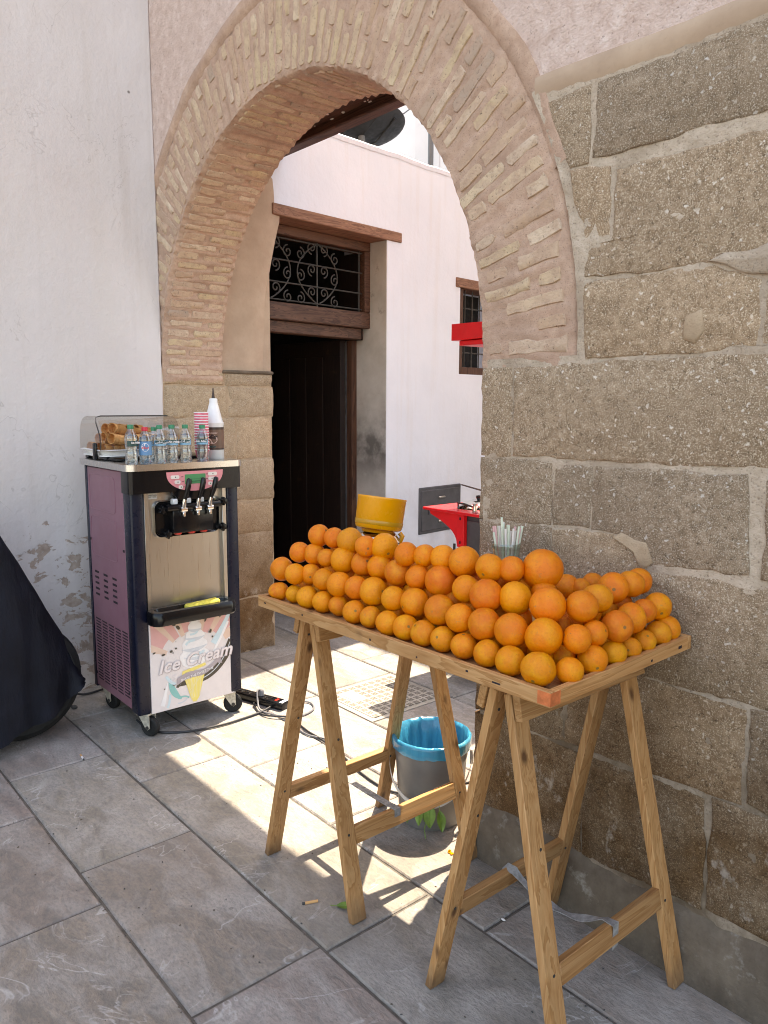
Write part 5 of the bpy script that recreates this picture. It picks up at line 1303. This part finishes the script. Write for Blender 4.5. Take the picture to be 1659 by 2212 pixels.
# ------------------------------------------------------------------ oranges
OR = {
'F0': [(-2.138,1.324,0.998,0.028),(-2.071,1.331,0.999,0.029),(-2.012,1.347,0.999,0.029),(-1.93,1.34,1.005,0.035),(-1.861,1.348,1.003,0.033),(-1.797,1.361,1.002,0.032),(-1.706,1.347,1.004,0.034),(-1.64,1.354,1.002,0.032),(-1.556,1.346,1.005,0.035),(-1.494,1.355,1.005,0.035),(-1.425,1.356,1.005,0.035),(-1.36,1.363,1.003,0.033),(-1.285,1.362,1.004,0.034),(-1.209,1.363,1.004,0.034),(-1.133,1.359,1.006,0.036),(-1.048,1.354,1.01,0.04)],
'F1': [(-2.106,1.357,1.064,0.039),(-2.006,1.347,1.064,0.034),(-1.975,1.386,1.064,0.033),(-1.886,1.371,1.064,0.035),(-1.807,1.37,1.064,0.038),(-1.738,1.381,1.064,0.036),(-1.671,1.391,1.064,0.042),(-1.575,1.382,1.064,0.035),(-1.507,1.4,1.064,0.04),(-1.406,1.396,1.064,0.041),(-1.32,1.382,1.064,0.037),(-1.244,1.389,1.064,0.041),(-1.165,1.398,1.064,0.042),(-1.085,1.419,1.064,0.045)],
'F2': [(-2.049,1.393,1.122,0.034),(-1.993,1.413,1.122,0.035),(-1.921,1.407,1.122,0.029),(-1.859,1.426,1.122,0.041),(-1.777,1.438,1.122,0.037),(-1.71,1.446,1.122,0.038),(-1.619,1.438,1.122,0.04),(-1.54,1.44,1.122,0.035),(-1.467,1.458,1.122,0.044),(-1.36,1.446,1.122,0.037),(-1.277,1.431,1.122,0.043),(-1.215,1.469,1.122,0.042),(-1.119,1.474,1.122,0.044)],
'F3': [(-1.993,1.432,1.18,0.036),(-1.928,1.443,1.18,0.033),(-1.858,1.451,1.18,0.041),(-1.755,1.429,1.18,0.032),(-1.714,1.467,1.18,0.041),(-1.589,1.441,1.18,0.035),(-1.541,1.467,1.18,0.033),(-1.485,1.484,1.18,0.036),(-1.409,1.488,1.18,0.043),(-1.314,1.484,1.18,0.038),(-1.267,1.514,1.18,0.035),(-1.216,1.576,1.18,0.053)],
'R0': [(-1.009,1.418,1.002,0.032),(-1.015,1.515,1.006,0.036),(-1.02,1.611,1.001,0.031),(-1.021,1.685,0.997,0.027),(-1.025,1.755,1.0,0.03),(-1.032,1.836,1.004,0.034),(-1.037,1.885,1.006,0.036)],
'R1': [(-1.025,1.464,1.064,0.034),(-1.026,1.536,1.064,0.031),(-1.023,1.624,1.064,0.039),(-1.042,1.719,1.064,0.039),(-1.058,1.803,1.064,0.032),(-1.061,1.873,1.064,0.038)],
'R2': [(-1.061,1.531,1.122,0.039),(-1.082,1.623,1.122,0.039),(-1.121,1.753,1.122,0.041),(-1.116,1.826,1.122,0.038),(-1.121,1.898,1.122,0.036)],
'B2': [(-1.265,1.747,1.1,0.035),(-1.226,1.76,1.1,0.028),(-1.238,1.833,1.1,0.031)],
'G0': [(-1.083,1.494,0.999,0.029)], 'G1': [(-1.121,1.534,1.06,0.028)]}
def orange_mesh(k):
    bm = bmesh.new(); bmesh.ops.create_uvsphere(bm, u_segments=32, v_segments=20, radius=1.0)
    for v in bm.verts:
        p = v.co.copy(); z = p.z
        f = 1 + .030 * nz((p.x * 1.1, p.y * 1.1, p.z * 1.1), k * 3.3) + .012 * nz((p.x * 3, p.y * 3, p.z * 3), k * 5.1)
        if z > .90: f -= (z - .90) * .9 * (.6 + .4 * (k % 2))
        if z < -.93: f -= (-.93 - z) * .7
        v.co = Vector((p.x * f, p.y * f, p.z * f * (.955 + .02 * (k % 3))))
    me = bpy.data.meshes.new('orange'); bm.to_mesh(me); bm.free()
    me.polygons.foreach_set('use_smooth', [True] * len(me.polygons)); me.materials.append(MT['orange']); return me
OM = [orange_mesh(k) for k in range(6)]
stem_me = MB().lathe([(.10, -.02), (.085, .012), (.05, .022), (.0, .020)], (0, 0, .925), 9)
GRP = 'oranges piled on the wooden tray'
def orange(p, r, label, k=None, rot=None):
    o = bpy.data.objects.new('orange', OM[rnd.randrange(6) if k is None else k]); COL.objects.link(o)
    o.location = p; o.scale = (r, r, r)
    o.rotation_euler = rot or (rnd.random() * 6.28, rnd.random() * 6.28, rnd.random() * 6.28)
    v_ = .84 + .12 * rnd.random(); gy = rnd.random(); low = p[2] < 1.03
    o.color = (v_, v_ * ((1.0 + .20 * gy) if low else (.84 + .26 * gy)), v_, 1)
    return tag(o, label, 'orange', GRP)
ROWN = {'F0': 'bottom row along the front board', 'F1': 'second row up on the long front slope', 'F2': 'third row up on the long front slope', 'F3': 'top ridge of the long front slope'}
SIDN = {'R0': 'bottom row along the short right board', 'R1': 'second row up on the short right slope', 'R2': 'top row of the short right slope'}
SPEC = {('F3', 11): 'very large yellowish orange crowning the front corner of the pile', ('F3', 2): 'wrinkled orange standing third on the ridge of the pile from the left',
        ('F2', 12): 'reddish orange right below the very large one at the front corner', ('F1', 13): 'big orange with a green scar on the front corner of the pile',
        ('F0', 15): 'big smooth orange at the very front corner of the tray', ('F0', 0): 'small orange at the far left end of the front board', ('R0', 0): 'small yellow orange just right of the front corner of the tray'}
for key, L in OR.items():
    for i, (x, y, z, r) in enumerate(L):
        x = max(x, -2.098 + .02 * (key == 'F0')); y = min(y, 1.885 - .01 * (key in ('R1', 'R2')))
        if key in ROWN: lab = SPEC.get((key, i)) or f'orange in the {ROWN[key]}, {WORDS[i]} from the left end'
        elif key in SIDN: lab = SPEC.get((key, i)) or f'orange in the {SIDN[key]}, {WORDS[i]} from the front corner'
        elif key == 'B2': lab = ['orange lying behind the very large one at the corner', 'small orange peeping out just behind the right slope ridge', 'orange hidden deepest behind the right slope ridge'][i]
        else: lab = ['orange wedged in the dark gap low at the front corner', 'yellowish orange wedged in the dark gap halfway up the front corner'][key == 'G1']
        orange((x, y, z), r, lab)
# oranges that fill the inside of the pile, showing only through its gaps
for i in range(14):
    orange((-2.05 + .071 * i, 1.425 + .003 * i, 1.004), .034, 'orange inside the pile, glimpsed only through gaps between the outer ones')
for i in range(12):
    orange((-2.02 + .073 * i, 1.452 + .003 * i, 1.066), .035, 'orange inside the pile, glimpsed only through gaps between the outer ones')
for i in range(12):
    orange((-1.985 + .072 * i, 1.512 + .004 * i, 1.122), .036, 'orange inside the pile, glimpsed only through gaps between the outer ones')
    orange((-2.0 + .071 * i, 1.510 + .004 * i, 1.012), .035, 'orange inside the pile, glimpsed only through gaps between the outer ones')
for i in range(4):
    orange((-1.10, 1.60 + .072 * i, 1.006), .034, 'orange inside the pile, glimpsed only through gaps between the outer ones')
    orange((-1.17, 1.62 + .072 * i, 1.010), .034, 'orange inside the pile, glimpsed only through gaps between the outer ones')
    orange((-1.14, 1.60 + .072 * i, 1.066), .034, 'orange inside the pile, glimpsed only through gaps between the outer ones')
    if i: orange((-1.21, 1.62 + .072 * i, 1.050), .034, 'orange inside the pile, glimpsed only through gaps between the outer ones')

# ------------------------------------------------------------------ juicer and straws behind the pile
ju = thing('citrus_juicer', 'citrus juicer with a tilted yellow cup standing behind the oranges', 'juicer', (-2.003, 1.685, .969))
JX, JY = -2.003, 1.685
MB().lathe([(.0, -.039), (.085, -.039), (.088, -.024), (.075, .05), (.066, .09), (.066, .115)], (JX, JY, 1.008), 36).build('base', 'teal', ju)
MB().lathe([(.066, .115), (.076, .118), (.078, .125), (.070, .140), (.060, .152), (.055, .156), (.0, .156)], (JX, JY, 1.008), 36).build('chrome_band', 'chrome', ju)
TJ = Matrix.Translation((JX, JY, 1.166)) @ Matrix.Scale(1.06, 4) @ Matrix.Rotation(R(7), 4, Vector((.65, -.76, 0)).cross(ZV).normalized()) @ Matrix.Rotation(R(-6), 4, Vector((.76, -.65, 0)))
MB().lathe([(.0, -.004), (.050, -.004), (.054, .004), (.0735, .010), (.0765, .018), (.0785, .104), (.0800, .108), (.0790, .112), (.076, .110), (.073, .02), (.0, .018)], (0, 0, 0), 44, 0, TJ).build('cup', 'yellow', ju)
MB().lathe([(.0772, .022), (.0780, .024), (.0780, .034), (.0776, .036)], (0, 0, 0), 44, 0, TJ).build('cup_band', 'yellowdark', ju)
cd_ = Vector((.66, .75, 0))
MB().tube([TJ @ (cd_ * .070 + Vector((0, 0, .004))), TJ @ (cd_ * .080 + Vector((0, 0, -.006))), TJ @ (cd_ * .076 + Vector((0, 0, -.026))), TJ @ (cd_ * .068 + Vector((0, 0, -.030)))], [.008, .009, .007, .004], 10).build('spout', 'yellow', ju)
GX, GY = -1.555, 1.83
gl = thing('straw_glass', 'greenish glass tumbler holding straws behind the oranges', 'glass', (GX, GY, .969))
MB().lathe([(.0, .004), (.034, .004), (.038, .0), (.040, .003), (.043, .20), (.0445, .203), (.0425, .204), (.0405, .198), (.037, .012), (.0, .010)], (GX, GY, .969), 32).build('tumbler', 'glass', gl)
MB().lathe([(.0445, .185), (.046, .188), (.046, .203), (.0445, .205)], (GX, GY, .969), 32).build('rim', 'glass', gl)
for i in range(22):
    a = 2 * math.pi * i / 22 * 3.3; rr = .031 * math.sqrt((i + .5) / 22); ln = .008 * rnd.random()
    b0 = Vector((GX + rr * .45 * math.cos(a + .6), GY + rr * .45 * math.sin(a + .6), .982)); tp = Vector((GX + rr * 1.62 * math.cos(a), GY + rr * 1.62 * math.sin(a), 1.205 + rnd.random() * .028 + (.022 if i == 5 else 0)))
    m_ = ('strawgreen', 'strawwhite', 'strawpink')[i % 3 if i % 5 else 0]
    nm_ = {'strawgreen': 'pale green', 'strawwhite': 'white', 'strawpink': 'pale pink'}[m_]
    st = MB().tube([b0, tp], .0034, 8, caps=False).build('drinking_straw', m_, base=tuple(b0))
    tag(st, f'{nm_} drinking straw standing in the glass behind the oranges', 'straw', f'{nm_} drinking straws in the glass')

# ------------------------------------------------------------------ bucket
BX, BY = -2.045, 1.995
bk = thing('bucket', 'grey plastic bucket with a blue bin liner under the tray', 'bucket', (BX, BY, 0))
MB().lathe([(.0, .004), (.112, .004), (.118, .0), (.122, .004), (.138, .25), (.141, .262), (.145, .330), (.149, .334), (.146, .337), (.141, .331), (.118, .012), (.0, .012)], (BX, BY, 0), 48).build('body', 'bucket', bk)
V_ = []; F_ = []; n_ = 72
pf = [(.096, .06), (.113, .16), (.126, .26), (.1365, .330), (.146, .343), (.1535, .339), (.1545, .328), (.1535, .315), (.1540, .303), (.151, .294)]
for i, (r_, z) in enumerate(pf):
    for q in range(n_):
        a = 2 * math.pi * q / n_; w_ = .0018 * nz((math.cos(a) * 9, math.sin(a) * 9, z * 14)) + (.0055 * math.sin(a * 17 + 2 * nz((math.cos(a) * 2, math.sin(a) * 2, 1))) if i < 3 else 0)
        zz = z + (.008 * nz((math.cos(a) * 5, math.sin(a) * 5, 3)) if i == len(pf) - 1 else .002 * nz((math.cos(a) * 6, math.sin(a) * 6, i)))
        V_.append((BX + (r_ + w_) * math.cos(a), BY + (r_ + w_) * math.sin(a), zz))
for i in range(len(pf) - 1):
    for q in range(n_): F_.append((i * n_ + q, i * n_ + (q + 1) % n_, (i + 1) * n_ + (q + 1) % n_, (i + 1) * n_ + q))
F_.append(tuple(range(n_)))
MB().add(V_, F_).build('liner', 'liner', bk, angle=80)
# bail handle hanging down on the camera side
c_dir = Vector((.60, -.80, 0)); sd_ = Vector((.80, .60, 0)); P = []
for i in range(25):
    t = i / 24; a = math.pi * t
    p = Vector((BX, BY, .262)) - sd_ * .160 * math.cos(a) + (c_dir * .034 - ZV * .150) * math.sin(a) + c_dir * .115 * math.sin(a) ** .8
    P.append(p)
hb = MB(); V_ = []; F_ = []
for i, p in enumerate(P):
    for u, v in ((-.008, -.002), (.008, -.002), (.008, .002), (-.008, .002)): V_.append(p + ZV * u + c_dir * v)
for i in range(24):
    for q in range(4): F_.append((4 * i + q, 4 * i + (q + 1) % 4, 4 * i + 4 + (q + 1) % 4, 4 * i + 4 + q))
hb.add(V_, F_).build('bail_handle', 'bailplastic', bk)
for sg in (-1, 1): MB().box((-.012, -.006, -.03), (.012, .006, .03), .003, 0, Matrix.Translation(Vector((BX, BY, .262)) + sd_ * sg * .157) @ Matrix.Rotation(math.atan2(sd_.y, sd_.x) + R(90), 4, 'Z')).build('handle_lug', 'bailplastic', bk)
def leaf(p, L, w, yaw, pit, rol, curl=.25):
    V_ = []; F_ = []; n_ = 8
    for i in range(n_ + 1):
        t = i / n_; ww = w * math.sin(math.pi * min(1, t * .94 + .03)) ** .85 * (1.15 - .45 * t); z = -curl * L * (t - .5) ** 2
        for u in (-1, -.5, 0, .5, 1): V_.append(Vector((L * t, ww * u, z + abs(u) * w * .25)))
    for i in range(n_):
        for q in range(4): F_.append((i * 5 + q, i * 5 + q + 1, i * 5 + q + 6, i * 5 + q + 5))
    mb = MB(); mt = Matrix.Translation(p) @ Matrix.Rotation(yaw, 4, 'Z') @ Matrix.Rotation(pit, 4, 'Y') @ Matrix.Rotation(rol, 4, 'X')
    mb.add([mt @ v for v in V_], F_); mb.tube([mt @ Vector((-.02, 0, .002)), mt @ Vector((.0, 0, 0)), mt @ Vector((L * .5, 0, .002)), mt @ Vector((L * .95, 0, -.02 * L))], [.0015, .0014, .001, .0005], 5)
    return mb
sprig = thing('leafy_sprig', 'drooping green leafy sprig at the front foot of the grey bucket', 'leaves', (BX + .09, BY - .125, 0))
for (dx, dy, z, L, w, yw, pt) in ((.00, .0, .135, .085, .022, -60, 75), (.035, .012, .14, .09, .024, -35, 80), (-.03, -.01, .125, .08, .012, -100, 70), (.07, .03, .12, .075, .020, -20, 68), (.015, .01, .13, .07, .014, -70, 86)):
    leaf(Vector((BX + .085 + dx, BY - .135 + dy, z)), L, w, R(yw), R(pt), R(rnd.random() * 40 - 20)).build('leaf', 'leaf', sprig, angle=80)
MB().tube([(BX + .08, BY - .128, .135), (BX + .11, BY - .118, .10), (BX + .10, BY - .128, .03), (BX + .115, BY - .135, .004)], .002, 6).build('stem', 'leaf', sprig)
for i, (dx, dy, z, yw, pt) in enumerate(((.02, .03, .265, 20, -62), (.045, .01, .25, 70, -42))):
    o = leaf(Vector((BX + dx, BY + dy, z - .02)), .10, .024, R(yw), R(pt), R(20)).build('leaf', 'leaf', base=(BX + dx, BY + dy, z - .02), angle=80)
    tag(o, ['upright green leaf sticking up inside the blue bin liner', 'second green leaf leaning lower inside the blue bin liner'][i], 'leaf')

# ------------------------------------------------------------------ power strip and cables
ps = thing('power_strip', 'black power strip with a red switch lying beside the ice cream machine', 'power strip', (-3.47, 2.085, 0))
PM = Matrix.Translation((-3.475, 2.088, 0)) @ Matrix.Rotation(math.atan2(.075, .24), 4, 'Z')
MB().box((-.185, -.030, .001), (.185, .030, .042), .006, 0, PM, 2).build('body', 'black', ps)
for q in range(5):
    so = MB().lathe([(.0, .0), (.0165, .0), (.0185, .003), (.021, .003), (.021, .0)], (0, 0, 0), 18, 0, PM @ Matrix.Translation((-.150 + .055 * q, 0, .0415))).build('socket', 'rubber', ps)
    m2 = MB()
    for u in (-.009, .009): m2.lathe([(.0028, .0), (.0028, .0012), (.0, .0014)], (0, 0, 0), 8, 0, PM @ Matrix.Translation((-.150 + .055 * q, u, .0415)))
    m2.box((-.003, .0145, 0), (.003, .0175, .0022), 0, 0, PM @ Matrix.Translation((-.150 + .055 * q, 0, .0415)))
    m2.box((-.003, -.0175, 0), (.003, -.0145, .0022), 0, 0, PM @ Matrix.Translation((-.150 + .055 * q, 0, .0415)))
    tag(m2.build('contacts', 'chrome', so, smooth=False), kind='stuff')
MB().box((.118, -.016, .041), (.152, .016, .049), .002, 0, PM @ Matrix.Rotation(R(3), 4, 'Y')).build('switch', 'redplastic', ps)
MB().box((.160, -.024, .0412), (.182, .024, .0422), 0, 0, PM).build('rating_plate', 'p_grey', ps, smooth=False)
plg = PM @ Vector((.018, 0, .042))
pg_ = MB().lathe([(.0, .032), (.012, .032), (.017, .022), (.018, .0)], plg, 16)
tag(pg_.build('wall_plug', 'cablegrey', base=plg), 'grey plug pushed into the middle socket of the black power strip', 'plug')
def smooth_path(P, n=8):
    P = [Vector(p) for p in P]; out = []
    for i in range(len(P) - 1):
        p0 = P[max(0, i - 1)]; p1 = P[i]; p2 = P[i + 1]; p3 = P[min(len(P) - 1, i + 2)]
        for k_ in range(n):
            t = k_ / n
            out.append(.5 * ((2 * p1) + (p2 - p0) * t + (2 * p0 - 5 * p1 + 4 * p2 - p3) * t * t + (3 * p1 - p0 - 3 * p2 + p3) * t ** 3))
    return out + [P[-1]]
def cable(P, r, m, label):
    o = MB().tube(smooth_path(P), r, 7).build('cable', m, base=P[0]); return tag(o, label, 'cable')
cable([(-3.60, 1.46, .03), (-3.52, 1.48, .007), (-3.435, 1.512, .007), (-3.383, 1.574, .007), (-3.345, 1.654, .007), (-3.322, 1.784, .007), (-3.325, 1.90, .007), (-3.338, 2.02, .007), (-3.36, 2.10, .012)], .0055, 'cable', 'long black cable running from under the ice cream machine to the power strip')
cable([plg + Vector((0, 0, .03)), plg + Vector((.012, -.03, .038)), (-3.415, 2.045, .04), (-3.366, 2.03, .007), (-3.28, 2.045, .007), (-3.192, 2.09, .007), (-3.165, 2.17, .007), (-3.20, 2.255, .007), (-3.284, 2.287, .007), (-3.36, 2.235, .007)], .0048, 'cablegrey', 'grey cable looping from the plug across the sunlit paving')
cable([(-3.456, 2.046, .012), (-3.393, 2.022, .006), (-3.308, 2.006, .006), (-3.24, 2.032, .012), (-3.16, 2.10, .013), (-3.075, 2.083, .006), (-2.973, 2.068, .006), (-2.892, 2.066, .006), (-2.722, 2.049, .006), (-2.512, 2.002, .006), (-2.336, 1.985, .006), (-2.24, 2.01, .006), (-2.18, 2.10, .006), (-2.12, 2.3, .006), (-2.0, 2.6, .006)], .0048, 'cable', 'thin black cable running over the sunlit paving towards the bucket')
cable([(-3.21, 2.105, .012), (-3.13, 2.085, .006), (-3.05, 2.052, .006), (-2.95, 2.045, .006), (-2.85, 2.085, .006), (-2.74, 2.075, .006)], .0045, 'cablegrey', 'short grey cable lying beside the thin black one on the paving')
cable([(-4.22, 1.18, .10), (-4.19, 1.30, .06), (-4.17, 1.387, .012), (-4.17, 1.50, .012), (-4.2, 1.7, .03)], .006, 'cable', 'black cable along the foot of the white wall behind the machine')
# ------------------------------------------------------------------ litter on the paving
cg = thing('cigarette_butt', 'white and orange cigarette butt lying on the paving before the scooter', 'cigarette butt', (-3.41, 1.125, 0))
MB().tube([(-3.446, 1.128, .0045), (-3.42, 1.125, .0045)], .0042, 10).build('filter', 'filter', cg); MB().tube([(-3.4199, 1.125, .0045), (-3.392, 1.122, .0045)], .0041, 10).build('paper', 'paperwhite', cg); MB().tube([(-3.392, 1.122, .0045), (-3.383, 1.121, .004)], [.004, .003], 10).build('ash', 'ash', cg)
cg = thing('cigarette_butt', 'flattened brown cigarette butt lying on the paving below the trestle', 'cigarette butt', (-1.90, 1.32, 0))
MB().tube([(-1.908, 1.304, .004), (-1.8915, 1.343, .004)], .0045, 8).build('filter', 'filter', cg); MB().tube([(-1.912, 1.296, .004), (-1.9081, 1.304, .004)], .0043, 8).build('ash', 'ash', cg)
o = leaf(Vector((-1.83, 1.372, .006)), .065, .016, R(48), 0, R(8), .15).build('leaf', 'leaf', base=(-1.83, 1.372, .004), angle=80); tag(o, 'fallen green leaf on the paving beside the front trestle leg', 'leaf')
for i, (x, y, r_, m_, lab, nm) in enumerate(((-4.03, 1.30, .020, 'ash', 'small black stone on the paving between scooter and machine', 'stone'), (-1.446, 1.735, .006, 'whiteplastic', 'tiny white pebble on the paving under the right trestle', 'pebble'))):
    mb = MB(); bm = bmesh.new(); bmesh.ops.create_icosphere(bm, subdivisions=2, radius=r_)
    mb.add([Vector((v.co.x * 1.3 * (1 + .3 * nz(v.co * 90, i)), v.co.y * .8, max(-.2 * r_, v.co.z * .55 * (1 + .3 * nz(v.co * 70, 3)))) ) + Vector((x, y, r_ * .2)) for v in bm.verts], [tuple(v.index for v in f.verts) for f in bm.faces]); bm.free()
    o = mb.build(nm, m_, base=(x, y, 0)); tag(o, lab, nm)
mb = MB()
for q in range(7):
    x, y = -1.832 + rnd.random() * .03, 1.84 + rnd.random() * .03; mb.box((x, y, .0005), (x + .006 + rnd.random() * .008, y + .005 + rnd.random() * .006, .006), .001)
o = mb.build('orange_peel', 'yellow', base=(-1.82, 1.85, 0)); tag(o, 'tiny yellow scraps of peel on the paving beside the bucket', 'peel', kind='stuff')

mb = MB()
for q in range(420):
    if q % 3: x = -4.1 + 3.6 * rnd.random(); y = .45 + 1.5 * rnd.random()
    else: x = -4.1 + 3.4 * rnd.random(); y = rnd.choice((.81, 1.23, 1.65)) + (rnd.random() - .5) * .03
    r_ = .0009 + .0022 * rnd.random() ** 2.5; yw = rnd.random() * 3
    ex = Vector((math.cos(yw), math.sin(yw), 0)) * r_ * 1.5; ey = Vector((-math.sin(yw), math.cos(yw), 0)) * r_; c_ = Vector((x, y, .001))
    mb.add([c_ - ex - ey * .6, c_ + ex * .8 - ey, c_ + ex + ey * .7, c_ - ex * .7 + ey, c_ + ZV * r_ * 1.3 + ex * .2], [(0, 1, 4), (1, 2, 4), (2, 3, 4), (3, 0, 4)], q % 2)
tag(mb.build('grit', ['ash', 'concrete'], base=(0, 0, 0), smooth=False), 'fine grit and crumbs scattered over the shaded paving', 'grit', kind='stuff')
